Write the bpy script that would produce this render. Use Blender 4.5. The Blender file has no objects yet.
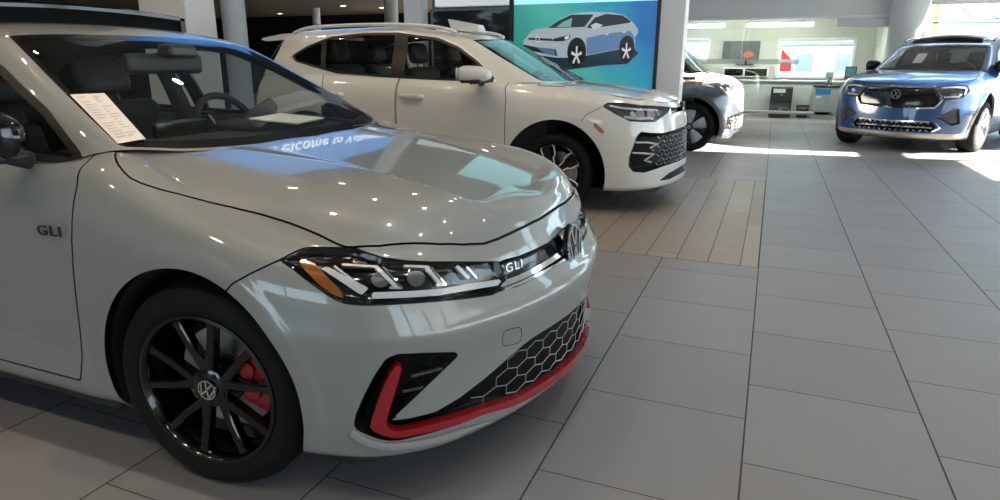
import bpy, math, random
import numpy as np
from mathutils import Vector, Matrix
from mathutils.bvhtree import BVHTree

SC = bpy.context.scene
COL = SC.collection
random.seed(7)
PI = math.pi

# ------------------------------------------------------------------ objects
def tag(o, label=None, cat=None, group=None, kind=None):
    if label: o['label'] = label
    if cat: o['category'] = cat
    if group: o['group'] = group
    if kind: o['kind'] = kind
    return o

def empty(name, loc=(0, 0, 0), rz=0.0, parent=None):
    o = bpy.data.objects.new(name, None)
    COL.objects.link(o)
    o.location = loc
    o.rotation_euler = (0, 0, rz)
    o.empty_display_size = 0.1
    if parent: o.parent = parent
    return o

def copy_tree(o, parent=None):
    c = o.copy()
    COL.objects.link(c)
    if parent: c.parent = parent
    for ch in list(o.children):
        copy_tree(ch, c)
    return c

# ------------------------------------------------------------------ materials
MATS = {}
def mat(name, col, rough=0.5, metal=0.0, coat=0.0, spec=0.5, emit=None, estr=1.0, noise=0.0, nscale=20.0, bump=0.0, bscale=200.0):
    if name in MATS: return MATS[name]
    m = bpy.data.materials.new(name)
    m.use_nodes = True
    nt = m.node_tree
    b = nt.nodes['Principled BSDF']
    c = tuple(col) + (1,)
    b.inputs['Base Color'].default_value = c
    b.inputs['Roughness'].default_value = rough
    b.inputs['Metallic'].default_value = metal
    b.inputs['Coat Weight'].default_value = coat
    b.inputs['Coat Roughness'].default_value = 0.03
    b.inputs['Specular IOR Level'].default_value = spec
    if emit:
        b.inputs['Emission Color'].default_value = tuple(emit) + (1,)
        b.inputs['Emission Strength'].default_value = estr
    tc = nt.nodes.new('ShaderNodeTexCoord')
    if noise:
        n = nt.nodes.new('ShaderNodeTexNoise'); n.inputs['Scale'].default_value = nscale; n.inputs['Detail'].default_value = 4
        nt.links.new(tc.outputs['Object'], n.inputs['Vector'])
        mx = nt.nodes.new('ShaderNodeMix'); mx.data_type = 'RGBA'
        mx.inputs['A'].default_value = tuple(max(0, x * (1 - noise)) for x in col) + (1,)
        mx.inputs['B'].default_value = tuple(min(1, x * (1 + noise)) for x in col) + (1,)
        nt.links.new(n.outputs['Fac'], mx.inputs['Factor'])
        nt.links.new(mx.outputs['Result'], b.inputs['Base Color'])
    if bump:
        n2 = nt.nodes.new('ShaderNodeTexNoise'); n2.inputs['Scale'].default_value = bscale
        nt.links.new(tc.outputs['Object'], n2.inputs['Vector'])
        bp = nt.nodes.new('ShaderNodeBump'); bp.inputs['Strength'].default_value = bump; bp.inputs['Distance'].default_value = 0.002
        nt.links.new(n2.outputs['Fac'], bp.inputs['Height'])
        nt.links.new(bp.outputs['Normal'], b.inputs['Normal'])
    MATS[name] = m
    return m

def glass(name, tint=(1, 1, 1), refl=1.0, rough=0.0, ior=1.5):
    """thin sheet of glass: tinted see-through plus a Fresnel mirror"""
    if name in MATS: return MATS[name]
    m = bpy.data.materials.new(name)
    m.use_nodes = True
    nt = m.node_tree
    nt.nodes.clear()
    out = nt.nodes.new('ShaderNodeOutputMaterial')
    tr = nt.nodes.new('ShaderNodeBsdfTransparent'); tr.inputs['Color'].default_value = tuple(tint) + (1,)
    gl = nt.nodes.new('ShaderNodeBsdfGlossy'); gl.inputs['Roughness'].default_value = rough
    gl.inputs['Color'].default_value = (refl, refl, refl, 1)
    fr = nt.nodes.new('ShaderNodeFresnel'); fr.inputs['IOR'].default_value = ior
    ge = nt.nodes.new('ShaderNodeNewGeometry')          # a thin sheet mirrors alike on both of its faces
    mi = nt.nodes.new('ShaderNodeMix'); mi.inputs['A'].default_value = ior; mi.inputs['B'].default_value = 1 / ior
    nt.links.new(ge.outputs['Backfacing'], mi.inputs['Factor']); nt.links.new(mi.outputs['Result'], fr.inputs['IOR'])
    mx = nt.nodes.new('ShaderNodeMixShader')
    nt.links.new(fr.outputs[0], mx.inputs[0]); nt.links.new(tr.outputs[0], mx.inputs[1]); nt.links.new(gl.outputs[0], mx.inputs[2])
    nt.links.new(mx.outputs[0], out.inputs[0])
    MATS[name] = m
    return m

# ------------------------------------------------------------------ dense surfaces (numpy)
class Srf:
    """triangle surface: v points, n normals, a = (column, row) parameters, f triangles"""
    def __init__(s, v, f, a=None, n=None):
        s.v = np.asarray(v, float); s.f = np.asarray(f, int)
        s.a = np.zeros((len(s.v), 2)) if a is None else a
        s.n = s.normals() if n is None else n
    def normals(s):
        n = np.zeros_like(s.v)
        if len(s.f):
            t = s.v[s.f]
            fn = np.cross(t[:, 1] - t[:, 0], t[:, 2] - t[:, 0])
            for k in range(3): np.add.at(n, s.f[:, k], fn)
        l = np.linalg.norm(n, axis=1); l[l == 0] = 1
        return n / l[:, None]
    def sub(s, mask):
        f = s.f[mask]
        u, inv = np.unique(f, return_inverse=True)
        return Srf(s.v[u], inv.reshape(f.shape), s.a[u], s.n[u])
    def copy(s): return Srf(s.v.copy(), s.f.copy(), s.a.copy(), s.n.copy())
    def off(s, d):
        c = s.copy(); d = np.asarray(d, float)
        c.v = c.v + c.n * (d[:, None] if d.ndim else d); return c
    def bvh(s): return BVHTree.FromPolygons(s.v.tolist(), s.f.tolist())

def join(ms):
    ms = [m for m in ms if len(m.f)]
    o = np.cumsum([0] + [len(m.v) for m in ms])
    return Srf(np.concatenate([m.v for m in ms]), np.concatenate([m.f + k for m, k in zip(ms, o)]),
               np.concatenate([m.a for m in ms]), np.concatenate([m.n for m in ms]))

def weld(m, tol=1e-4):
    key = np.round(m.v / tol).astype(np.int64)
    _, idx, inv = np.unique(key, axis=0, return_index=True, return_inverse=True)
    inv = inv.reshape(-1)
    f = inv[m.f]
    ok = (f[:, 0] != f[:, 1]) & (f[:, 1] != f[:, 2]) & (f[:, 0] != f[:, 2])
    return Srf(m.v[idx], f[ok], m.a[idx])

def split(m, s):
    """cut the surface along s = 0: (s<0 part, s>0 part)"""
    s = np.where(np.abs(s) < 1e-7, 1e-7, s)
    neg = s < 0
    c = neg[m.f].sum(1)
    if not ((c > 0) & (c < 3)).any():
        return m.sub(c == 3), m.sub(c == 0)
    allv, alla, alln = [m.v], [m.a], [m.n]
    mix = np.where((c > 0) & (c < 3))[0]
    f = m.f[mix]; sn = neg[f]
    lone_neg = c[mix] == 1
    lone = np.where(lone_neg, np.argmax(sn, 1), np.argmax(~sn, 1))
    r = np.arange(len(f))
    A = f[r, lone]; B = f[r, (lone + 1) % 3]; C = f[r, (lone + 2) % 3]
    E = np.concatenate([np.stack([A, B], 1), np.stack([A, C], 1)])
    Es = np.sort(E, 1)
    u, inv = np.unique(Es, axis=0, return_inverse=True); inv = inv.reshape(-1)
    t = s[u[:, 0]] / (s[u[:, 0]] - s[u[:, 1]])
    t = np.clip(t, 1e-4, 1 - 1e-4)[:, None]
    nv = m.v[u[:, 0]] * (1 - t) + m.v[u[:, 1]] * t
    na = m.a[u[:, 0]] * (1 - t) + m.a[u[:, 1]] * t
    nn = m.n[u[:, 0]] * (1 - t) + m.n[u[:, 1]] * t
    nn /= np.maximum(np.linalg.norm(nn, axis=1), 1e-9)[:, None]
    base = len(m.v)
    AB = base + inv[:len(f)]; AC = base + inv[len(f):]
    t1 = np.stack([A, AB, AC], 1); t2 = np.stack([AB, B, C], 1); t3 = np.stack([AB, C, AC], 1)
    big = Srf(np.concatenate([m.v, nv]), np.zeros((0, 3), int), np.concatenate([m.a, na]), np.concatenate([m.n, nn]))
    fn = np.concatenate([m.f[c == 3], t1[lone_neg], t2[~lone_neg], t3[~lone_neg]])
    fp = np.concatenate([m.f[c == 0], t1[~lone_neg], t2[lone_neg], t3[lone_neg]])
    out = []
    for ff in (fn, fp):
        uu, iv = np.unique(ff, return_inverse=True)
        out.append(Srf(big.v[uu], iv.reshape(ff.shape), big.a[uu], big.n[uu]))
    return out

def sdpoly(p, poly):
    """signed distance of 2-D points to a closed polygon, negative inside"""
    poly = np.asarray(poly, float); p = np.asarray(p, float)
    d = np.full(len(p), 1e9); ins = np.zeros(len(p), bool)
    n = len(poly)
    for i in range(n):
        a = poly[i]; b = poly[(i + 1) % n]
        e = b - a; w = p - a
        t = np.clip((w @ e) / max(e @ e, 1e-12), 0, 1)
        q = w - t[:, None] * e
        d = np.minimum(d, (q * q).sum(1))
        cnd = (a[1] <= p[:, 1]) != (b[1] <= p[:, 1])
        if cnd.any():
            xx = a[0] + (p[:, 1] - a[1]) * e[0] / (e[1] if abs(e[1]) > 1e-12 else 1e-12)
            ins ^= cnd & (p[:, 0] < xx)
    d = np.sqrt(d)
    return np.where(ins, -d, d)

def sdline(p, line):
    line = np.asarray(line, float); p = np.asarray(p, float)
    d = np.full(len(p), 1e9)
    for a, b in zip(line[:-1], line[1:]):
        e = b - a; w = p - a
        t = np.clip((w @ e) / max(e @ e, 1e-12), 0, 1)
        q = w - t[:, None] * e
        d = np.minimum(d, (q * q).sum(1))
    return np.sqrt(d)

def chaikin(pts, k=2, closed=True):
    pts = np.asarray(pts, float)
    for _ in range(k):
        if closed:
            q = np.roll(pts, -1, 0)
            pts = np.stack([pts * .75 + q * .25, pts * .25 + q * .75], 1).reshape(-1, pts.shape[1])
        else:
            q = pts[1:]; r = pts[:-1]
            mid = np.stack([r * .75 + q * .25, r * .25 + q * .75], 1).reshape(-1, pts.shape[1])
            pts = np.concatenate([pts[:1], mid, pts[-1:]])
    return pts

def tangents(P, t):
    """finite-difference tangents along axis 0 for knots t"""
    T = np.zeros_like(P)
    dt = np.diff(t)
    sl = (P[1:] - P[:-1]) / dt.reshape((-1,) + (1,) * (P.ndim - 1))
    T[0] = sl[0]; T[-1] = sl[-1]
    for i in range(1, len(P) - 1):
        w0, w1 = dt[i], dt[i - 1]
        T[i] = (sl[i - 1] * w0 + sl[i] * w1) / (w0 + w1)
    return T

def dense(P, t, subs):
    T = tangents(P, t)
    out, par = [], []
    for i in range(len(P) - 1):
        h = t[i + 1] - t[i]
        for k in range(subs[i]):
            u = k / subs[i]
            h00 = 2 * u**3 - 3 * u**2 + 1; h10 = u**3 - 2 * u**2 + u; h01 = -2 * u**3 + 3 * u**2; h11 = u**3 - u**2
            out.append(h00 * P[i] + h10 * h * T[i] + h01 * P[i + 1] + h11 * h * T[i + 1]); par.append(i + u)
    out.append(P[-1]); par.append(len(P) - 1)
    return np.array(out), np.array(par)

def knots(P):
    d = np.linalg.norm(np.diff(P, axis=0), axis=-1)
    if d.ndim > 1: d = d.mean(1)
    return np.concatenate([[0], np.cumsum(np.maximum(d, 1e-3))])

def grid(P, rs, cs, ct=None):
    """P (rows, columns, 3) control points -> dense points (R,C,3), column and row parameters"""
    P = np.asarray(P, float)
    Q, cp = dense(np.swapaxes(P, 0, 1), knots(np.swapaxes(P, 0, 1)) if ct is None else ct, cs)   # columns first
    Q = np.swapaxes(Q, 0, 1)
    D, rp = dense(Q, knots(Q), rs)
    return D, cp, rp

def grid_srf(D, cp, rp, flip=False):
    R, C = D.shape[:2]
    idx = np.arange(R * C).reshape(R, C)
    a, b, c, d = idx[:-1, :-1].ravel(), idx[:-1, 1:].ravel(), idx[1:, 1:].ravel(), idx[1:, :-1].ravel()
    f = np.concatenate([np.stack([a, b, c], 1), np.stack([a, c, d], 1)])
    if flip: f = f[:, ::-1]
    A = np.stack(np.meshgrid(cp, rp), -1).reshape(-1, 2)
    return Srf(D.reshape(-1, 3), f, A)

def boundary(m):
    e = np.concatenate([m.f[:, [0, 1]], m.f[:, [1, 2]], m.f[:, [2, 0]]])
    es = np.sort(e, 1)
    _, inv, cnt = np.unique(es, axis=0, return_inverse=True, return_counts=True)
    return e[cnt[inv.reshape(-1)] == 1]

def thick(m, up, down):
    """panel with an edge: outer skin raised by up, rim walls reaching down by down"""
    e = boundary(m)
    top = m.off(up)
    bv = np.unique(e)
    mp = -np.ones(len(m.v), int); mp[bv] = np.arange(len(bv))
    n0 = len(m.v); k = len(bv)
    v = np.concatenate([top.v, top.v[bv], m.v[bv] - m.n[bv] * down])
    a, b = e[:, 0], e[:, 1]
    A1, B1 = n0 + mp[a], n0 + mp[b]
    f = np.concatenate([m.f, np.stack([A1, A1 + k, B1], 1), np.stack([B1, A1 + k, B1 + k], 1)])
    s = Srf(v, f, np.concatenate([m.a, m.a[bv], m.a[bv]]))
    s.n[:n0] = m.n
    return s

def put(name, m, material, parent=None, smooth=True, keepn=True):
    if m is None or len(m.f) == 0: return None
    me = bpy.data.meshes.new(name)
    me.vertices.add(len(m.v)); me.loops.add(len(m.f) * 3); me.polygons.add(len(m.f))
    me.vertices.foreach_set('co', m.v.astype(np.float32).ravel())
    me.loops.foreach_set('vertex_index', m.f.astype(np.int32).ravel())
    me.polygons.foreach_set('loop_start', np.arange(0, len(m.f) * 3, 3, dtype=np.int32))
    me.polygons.foreach_set('use_smooth', np.ones(len(m.f), bool))
    me.update(calc_edges=True)
    me.validate()
    if keepn and smooth and len(me.vertices) == len(m.n):
        me.normals_split_custom_set_from_vertices(m.n.tolist())
    me.materials.append(material)
    o = bpy.data.objects.new(name, me)
    COL.objects.link(o)
    if parent: o.parent = parent
    return o

def pieces(m):
    """connected pieces of a surface, largest first"""
    par = np.arange(len(m.v))
    for _ in range(200):
        q = par[m.f].min(1)
        new = par.copy()
        for k in range(3): np.minimum.at(new, m.f[:, k], q)
        new = new[new]
        if (new == par).all(): break
        par = new
    lab = par[m.f[:, 0]]
    ids, cnt = np.unique(lab, return_counts=True)
    return [m.sub(lab == i) for i in ids[np.argsort(-cnt)]]

# ------------------------------------------------------------------ solids
class Geo:
    def __init__(s): s.v = []; s.f = []; s.mi = []
    def add(s, v, f, mi=0):
        b = len(s.v); s.v += [tuple(map(float, p)) for p in v]; s.f += [tuple(i + b for i in q) for q in f]; s.mi += [mi] * len(f)
        return s
    def box(s, lo, hi, mi=0, M=None):
        x0, y0, z0 = lo; x1, y1, z1 = hi
        v = [(x0, y0, z0), (x1, y0, z0), (x1, y1, z0), (x0, y1, z0), (x0, y0, z1), (x1, y0, z1), (x1, y1, z1), (x0, y1, z1)]
        if M is not None: v = [M @ Vector(p) for p in v]
        return s.add(v, [(0, 3, 2, 1), (4, 5, 6, 7), (0, 1, 5, 4), (1, 2, 6, 5), (2, 3, 7, 6), (3, 0, 4, 7)], mi)
    def rbox(s, lo, hi, r, mi=0, M=None, seg=3):
        """box with rounded edges on all sides"""
        lo = Vector(lo); hi = Vector(hi); c = (lo + hi) / 2; h = (hi - lo) / 2
        r = min(r, h.x * .99, h.y * .99, h.z * .99)
        n = 2 * seg + 2
        V = {}; v = []; f = []
        ts = []
        for i in range(seg + 1): ts.append((-1, -math.cos(PI / 2 * i / seg)))
        full = [(-1, -math.tan(PI / 4 * (1 - i / seg))) for i in range(seg + 1)] + [(1, math.tan(PI / 4 * i / seg)) for i in range(seg + 1)]
        def pt(u, w, ax, sg):
            (su, ou), (sw, ow) = full[u], full[w]
            d = [0, 0, 0]; core = [0, 0, 0]
            a, b = (ax + 1) % 3, (ax + 2) % 3
            d[ax] = sg; core[ax] = sg
            d[a] = ou; core[a] = su; d[b] = ow; core[b] = sw
            d = Vector(d).normalized()
            p = Vector((core[0] * (h.x - r), core[1] * (h.y - r), core[2] * (h.z - r))) + d * r + c
            return M @ p if M is not None else p
        for ax in range(3):
            for sg in (-1, 1):
                b0 = len(v)
                for u in range(n):
                    for w in range(n): v.append(pt(u, w, ax, sg))
                for u in range(n - 1):
                    for w in range(n - 1):
                        q = (b0 + u * n + w, b0 + (u + 1) * n + w, b0 + (u + 1) * n + w + 1, b0 + u * n + w + 1)
                        f.append(q if sg > 0 else q[::-1])
        return s.add(v, f, mi)
    def prism(s, poly, d, axis='z', o=(0, 0, 0), mi=0, M=None):
        """closed 2-D outline extruded by d along axis (outline in the other two axes, cyclic order)"""
        n = len(poly)
        def P(p, t):
            q = {'z': (p[0], p[1], t), 'x': (t, p[0], p[1]), 'y': (p[0], t, p[1])}[axis]
            q = Vector(q) + Vector(o)
            return M @ q if M is not None else q
        v = [P(p, 0) for p in poly] + [P(p, d) for p in poly]
        f = [tuple(range(n))[::-1], tuple(range(n, 2 * n))] + [(i, (i + 1) % n, n + (i + 1) % n, n + i) for i in range(n)]
        return s.add(v, f, mi)
    def tube(s, pts, r, n=8, closed=False, mi=0, caps=True, flat=None):
        pts = [Vector(p) for p in pts]; k = len(pts)
        rr = r if isinstance(r, (list, tuple)) else [r] * k
        v = []; f = []; up = None
        for i in range(k):
            a = pts[(i - 1) % k] if (closed or i > 0) else pts[i]
            b = pts[(i + 1) % k] if (closed or i < k - 1) else pts[i]
            t = (b - a)
            t = t.normalized() if t.length > 1e-9 else Vector((0, 0, 1))
            if up is None: up = Vector((0, 0, 1)) if abs(t.z) < .9 else Vector((0, 1, 0))
            x = t.cross(up)
            if x.length < 1e-6: x = t.cross(Vector((1, 0, 0)))
            x.normalize(); y = x.cross(t).normalized(); up = y
            for j in range(n):
                an = 2 * PI * j / n
                v.append(pts[i] + (x * math.cos(an) * (flat or 1) + y * math.sin(an)) * rr[i])
        for i in range(k if closed else k - 1):
            for j in range(n):
                a = i * n + j; b = i * n + (j + 1) % n; c = ((i + 1) % k) * n + (j + 1) % n; d = ((i + 1) % k) * n + j
                f.append((a, d, c, b))
        if caps and not closed:
            f.append(tuple(range(n))); f.append(tuple(range((k - 1) * n, k * n))[::-1])
        return s.add(v, f, mi)
    def lathe(s, prof, n=48, axis='y', o=(0, 0, 0), mi=0, closed=False, a0=0.0, a1=2 * PI):
        """profile (radius, along) revolved about an axis"""
        k = len(prof); v = []; f = []
        whole = abs(a1 - a0 - 2 * PI) < 1e-6
        m = n if whole else n + 1
        for i in range(m):
            an = a0 + (a1 - a0) * i / n; c, sn = math.cos(an), math.sin(an)
            for r, h in prof:
                q = {'y': (r * c, h, r * sn), 'z': (r * c, r * sn, h), 'x': (h, r * c, r * sn)}[axis]
                v.append(Vector(q) + Vector(o))
        for i in range(n):
            i2 = (i + 1) % m
            for j in range(k if closed else k - 1):
                j2 = (j + 1) % k
                f.append((i * k + j, i * k + j2, i2 * k + j2, i2 * k + j))
        return s.add(v, f, mi)
    def disc(s, r, n=40, axis='y', o=(0, 0, 0), mi=0):
        v = []
        for i in range(n):
            an = 2 * PI * i / n; c, sn = math.cos(an) * r, math.sin(an) * r
            v.append(Vector({'y': (c, 0, sn), 'z': (c, sn, 0), 'x': (0, c, sn)}[axis]) + Vector(o))
        return s.add(v, [tuple(range(n))], mi)
    def mesh(s, name, mats, angle=35):
        me = bpy.data.meshes.new(name)
        me.from_pydata(s.v, [], s.f)
        ms = mats if isinstance(mats, (list, tuple)) else [mats]
        for m in ms: me.materials.append(m)
        if len(ms) > 1: me.polygons.foreach_set('material_index', s.mi)
        me.polygons.foreach_set('use_smooth', [True] * len(s.f))
        import bmesh
        bm = bmesh.new(); bm.from_mesh(me)
        bmesh.ops.remove_doubles(bm, verts=bm.verts, dist=1e-5)
        bmesh.ops.recalc_face_normals(bm, faces=bm.faces)
        bm.to_mesh(me); bm.free()
        me.set_sharp_from_angle(angle=math.radians(angle))
        return me
    def build(s, name, mats, parent=None, angle=35, loc=None):
        o = bpy.data.objects.new(name, s.mesh(name, mats, angle))
        COL.objects.link(o)
        if parent: o.parent = parent
        if loc: o.location = loc
        return o

def text_geo(txt, size, depth, fn, bold=0.0, align='CENTER', space=1.0):
    """letters as a solid; fn maps (x along, y up, depth) to a point"""
    cu = bpy.data.curves.new('lettering', 'FONT')
    cu.body = txt; cu.size = size; cu.extrude = depth / 2; cu.offset = bold; cu.align_x = align; cu.align_y = 'CENTER'; cu.space_character = space
    cu.resolution_u = 3
    o = bpy.data.objects.new('lettering', cu); COL.objects.link(o)
    dg = bpy.context.evaluated_depsgraph_get(); dg.update()
    me = bpy.data.meshes.new_from_object(o.evaluated_get(dg))
    g = Geo()
    g.add([fn(*v.co) for v in me.vertices], [tuple(p.vertices) for p in me.polygons])
    bpy.data.objects.remove(o); bpy.data.meshes.remove(me); bpy.data.curves.remove(cu)
    return g

def vw_emblem(g, r, fn, d, mi=0):
    """round emblem: ring with the V over W strokes; fn maps (u,v,w) to a point"""
    n = 40
    ro, ri = r, r * .88
    v = []; f = []
    for i in range(n):
        a = 2 * PI * i / n
        for rr, w in ((ri, 0), (ri, d), (ro, d), (ro, 0)): v.append(fn(rr * math.cos(a), rr * math.sin(a), w))
    for i in range(n):
        for j in range(3):
            f.append((i * 4 + j, i * 4 + j + 1, ((i + 1) % n) * 4 + j + 1, ((i + 1) % n) * 4 + j))
    g.add(v, f, mi)
    t = r * .085
    def stroke(p, q):
        p = Vector(p) * r; q = Vector(q) * r; e = (q - p).normalized(); x = Vector((-e.y, e.x)) * t
        c = [p + x, p - x, q - x, q + x]
        vv = [fn(a.x, a.y, 0) for a in c] + [fn(a.x, a.y, d) for a in c]
        g.add(vv, [(0, 1, 2, 3), (4, 7, 6, 5), (0, 4, 5, 1), (1, 5, 6, 2), (2, 6, 7, 3), (3, 7, 4, 0)], mi)
    for sg in (-1, 1):
        stroke((sg * .37, .82), (sg * .05, .10))             # V
        stroke((sg * .80, .42), (sg * .40, -.74))            # W outer leg
        stroke((sg * .40, -.74), (sg * .03, -.02))           # W inner leg
    return g

# ------------------------------------------------------------------ node maths for shaders
class NX:
    """tiny expression helper over Math nodes"""
    def __init__(s, nt, sock): s.nt = nt; s.k = sock
    def _op(s, op, o=None, o2=None):
        n = s.nt.nodes.new('ShaderNodeMath'); n.operation = op
        s.nt.links.new(s.k, n.inputs[0])
        for i, q in ((1, o), (2, o2)):
            if q is None: continue
            if isinstance(q, NX): s.nt.links.new(q.k, n.inputs[i])
            else: n.inputs[i].default_value = q
        return NX(s.nt, n.outputs[0])
    def __add__(s, o): return s._op('ADD', o)
    def __sub__(s, o): return s._op('SUBTRACT', o)
    def __mul__(s, o): return s._op('MULTIPLY', o)
    def __truediv__(s, o): return s._op('DIVIDE', o)
    def lt(s, o): return s._op('LESS_THAN', o)
    def gt(s, o): return s._op('GREATER_THAN', o)
    def floor(s): return s._op('FLOOR')
    def fract(s): return s._op('FRACT')
    def mod(s, o): return s._op('FLOORED_MODULO', o)
    def abs(s): return s._op('ABSOLUTE')
    def mn(s, o): return s._op('MINIMUM', o)
    def mx(s, o): return s._op('MAXIMUM', o)
# ------------------------------------------------------------------ car bodies
def lerp(a, b, t): return a + (b - a) * t

def car_surface(S):
    """body sides + bonnet, and greenhouse, as dense surfaces from the car's section tables (x forward from the front axle, y left, z up)"""
    R = len(S['nose'])
    nose = [np.array((x, 0, z)) for x, z in S['nose']]
    tail = [np.array((x, 0, z)) for x, z in S['tail']]
    secs = [[np.array((xx if len(q) < 3 else q[2], q[0], q[1])) for q in rows] for xx, rows in S['sec']]
    half = [nose]
    yf = S.get('yf', [.33, .62, .82, .95]); hz = S.get('hz', [.05, .2, .45, .75])
    gl, gu = S['gl'], S['gu']
    for k in range(4):
        col = []
        for r in range(R):
            t = r / (R - 1)
            g = lerp(gl[k], gu[k], t)
            a, b = nose[r], secs[0][r]
            col.append(np.array((lerp(a[0], b[0], g), b[1] * yf[k], lerp(a[2], b[2], hz[k]))))
        half.append(col)
    for s in secs: half.append(s)
    for yk, gk in ((.93, .80), (.66, .97)):
        half.append([np.array((lerp(secs[-1][r][0], tail[r][0], gk), secs[-1][r][1] * yk, lerp(secs[-1][r][2], tail[r][2], gk))) for r in range(R)])
    half.append(tail)
    nc = len(half)
    H = np.array(half)                                   # (columns, rows, 3)
    mir = np.array([1, -1, 1])
    full = np.concatenate([H[:0:-1], H * mir])           # left rear ... front ... right rear
    P = np.swapaxes(full, 0, 1)
    csub = S['cs']; cs = csub[::-1] + csub
    ct = knots(full)
    D, cp, rp = grid(P, S['rs'], cs, ct)
    lower = grid_srf(D, cp - (nc - 1), rp, flip=True)
    # bonnet
    k7 = S['hoodcol']
    top = H[:k7 + 1, -1]
    cen = np.array([(x, 0, z) for x, z in S['hoodc']])
    rows = []
    for t in S.get('hoodt', (0, .2, .5, .8, 1.0)):
        xy = top * (1 - t) + cen * t
        z = top[:, 2] + (cen[:, 2] - top[:, 2]) * (1 - (1 - t) ** S.get('camber', 2.2))
        xy[:, 2] = z
        xy[k7, 0] += S.get('cowlbow', .05) * math.sin(PI * t)
        rows.append(xy)
    Hh = np.array(rows)                                  # rows, cols
    fh = np.concatenate([Hh[:, :0:-1], Hh * mir], 1)
    sub = csub[:k7]
    Dh, cph, rph = grid(fh, S['hrs'], sub[::-1] + sub, ct[nc - 1 - k7: nc + k7] - ct[nc - 1 - k7])
    i0 = sum(csub[k7:])
    Dh[0] = D[-1, i0:i0 + Dh.shape[1]]
    hood = grid_srf(Dh, cph - k7, rph + R - 1, flip=True)
    body = weld(join([lower, hood]))
    # greenhouse
    G = np.array(S['green'], float)                      # (columns, rows, 3) y positive
    ng = len(G)
    fg = np.concatenate([G[:0:-1], G * mir])
    gsub = S['gcs']
    Dg, cpg, rpg = grid(np.swapaxes(fg, 0, 1), S['grs'], gsub[::-1] + gsub)
    green = weld(grid_srf(Dg, cpg - (ng - 1), rpg, flip=True))
    return body, green

def ay(m): return np.abs(m.v[:, 1])
def side_xz(m): return m.v[:, [0, 2]]

def cut_side(m, poly, ymin=.45, grow=0.0):
    """field of a polygon drawn in the side view (x, z), both flanks"""
    return np.maximum(sdpoly(side_xz(m), poly) - grow, ymin - ay(m))

def axis_frame(ax):
    ax = Vector(ax).normalized()
    u = Vector((0, 0, 1)).cross(ax).normalized(); w = ax.cross(u)
    return np.array(u), np.array(w), np.array(ax)

def cut_axis(m, pts3, ax, grow=0.0, k=0, facing=0.0):
    """field of an outline given by points on the right-hand skin, swept along the axis ax; mirrored to the left"""
    u, w, a = axis_frame(ax)
    q = m.v.copy(); n = m.n.copy()
    sg = np.where(q[:, 1] > 0, -1.0, 1.0)
    q[:, 1] *= sg; n[:, 1] *= sg
    pts3 = np.asarray(pts3, float)
    if k: pts3 = chaikin(pts3, k)
    s = sdpoly(np.stack([q @ u, q @ w], 1), np.stack([pts3 @ u, pts3 @ w], 1)) - grow
    return np.maximum(s, (facing - n @ a) * .05)

def line_axis(m, pts3, ax, width):
    u, w, a = axis_frame(ax)
    q = m.v.copy(); n = m.n.copy()
    sg = np.where(q[:, 1] > 0, -1.0, 1.0)
    q[:, 1] *= sg; n[:, 1] *= sg
    pts3 = np.asarray(pts3, float)
    s = sdline(np.stack([q @ u, q @ w], 1), np.stack([pts3 @ u, pts3 @ w], 1)) - width
    return np.maximum(s, -(n @ a) * .05)

def refine(m, mask):
    """quarter the chosen triangles"""
    if not mask.any(): return m
    f = m.f[mask]
    E = np.concatenate([f[:, [0, 1]], f[:, [1, 2]], f[:, [2, 0]]])
    u, inv = np.unique(np.sort(E, 1), axis=0, return_inverse=True); inv = inv.reshape(-1) + len(m.v)
    k = len(f); a, b, c = inv[:k], inv[k:2 * k], inv[2 * k:]
    nn = m.n[u[:, 0]] + m.n[u[:, 1]]; nn /= np.maximum(np.linalg.norm(nn, axis=1), 1e-9)[:, None]
    new = np.concatenate([np.stack([f[:, 0], a, c], 1), np.stack([a, f[:, 1], b], 1), np.stack([c, b, f[:, 2]], 1), np.stack([a, b, c], 1)])
    return Srf(np.concatenate([m.v, (m.v[u[:, 0]] + m.v[u[:, 1]]) / 2]), np.concatenate([m.f[~mask], new]),
               np.concatenate([m.a, (m.a[u[:, 0]] + m.a[u[:, 1]]) / 2]), np.concatenate([m.n, nn]))

def split_line(m, pts3, ax, width):
    """cut out a narrow band along a line, refining the skin under it first"""
    for _ in range(3):
        s = line_axis(m, pts3, ax, width)
        t = m.v[m.f]; el = np.linalg.norm(t[:, 1] - t[:, 0], axis=1).clip(np.linalg.norm(t[:, 2] - t[:, 0], axis=1))
        mask = (np.abs(s[m.f]).min(1) < el * 1.2) & (el > width * .8)
        m = refine(m, mask)
    return split(m, line_axis(m, pts3, ax, width))

def lr(m):
    """left and right halves"""
    L = m.v[m.f][:, :, 1].mean(1) > 0
    return m.sub(L), m.sub(~L)

def recess(m, s, depth, ramp):
    """push the inside of a field in by depth, with sloping walls ramp wide"""
    t = np.clip(-s / ramp, 0, 1); t = t * t * (3 - 2 * t)
    c = m.copy(); c.v = c.v - c.n * (depth * t)[:, None]
    c.n = c.normals(); return c

def on_skin(bvh, pts, ax, lift=0.0):
    """points moved along ax on to the skin"""
    a = Vector(ax).normalized(); out = []
    for p in pts:
        p = Vector(p)
        h = bvh.ray_cast(p + a * 1.0, -a)
        if h[0] is None: h = bvh.find_nearest(p)
        n = h[1] if h[1].dot(a) > 0 else -h[1]
        out.append(h[0] + n * lift)
    return out

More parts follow.
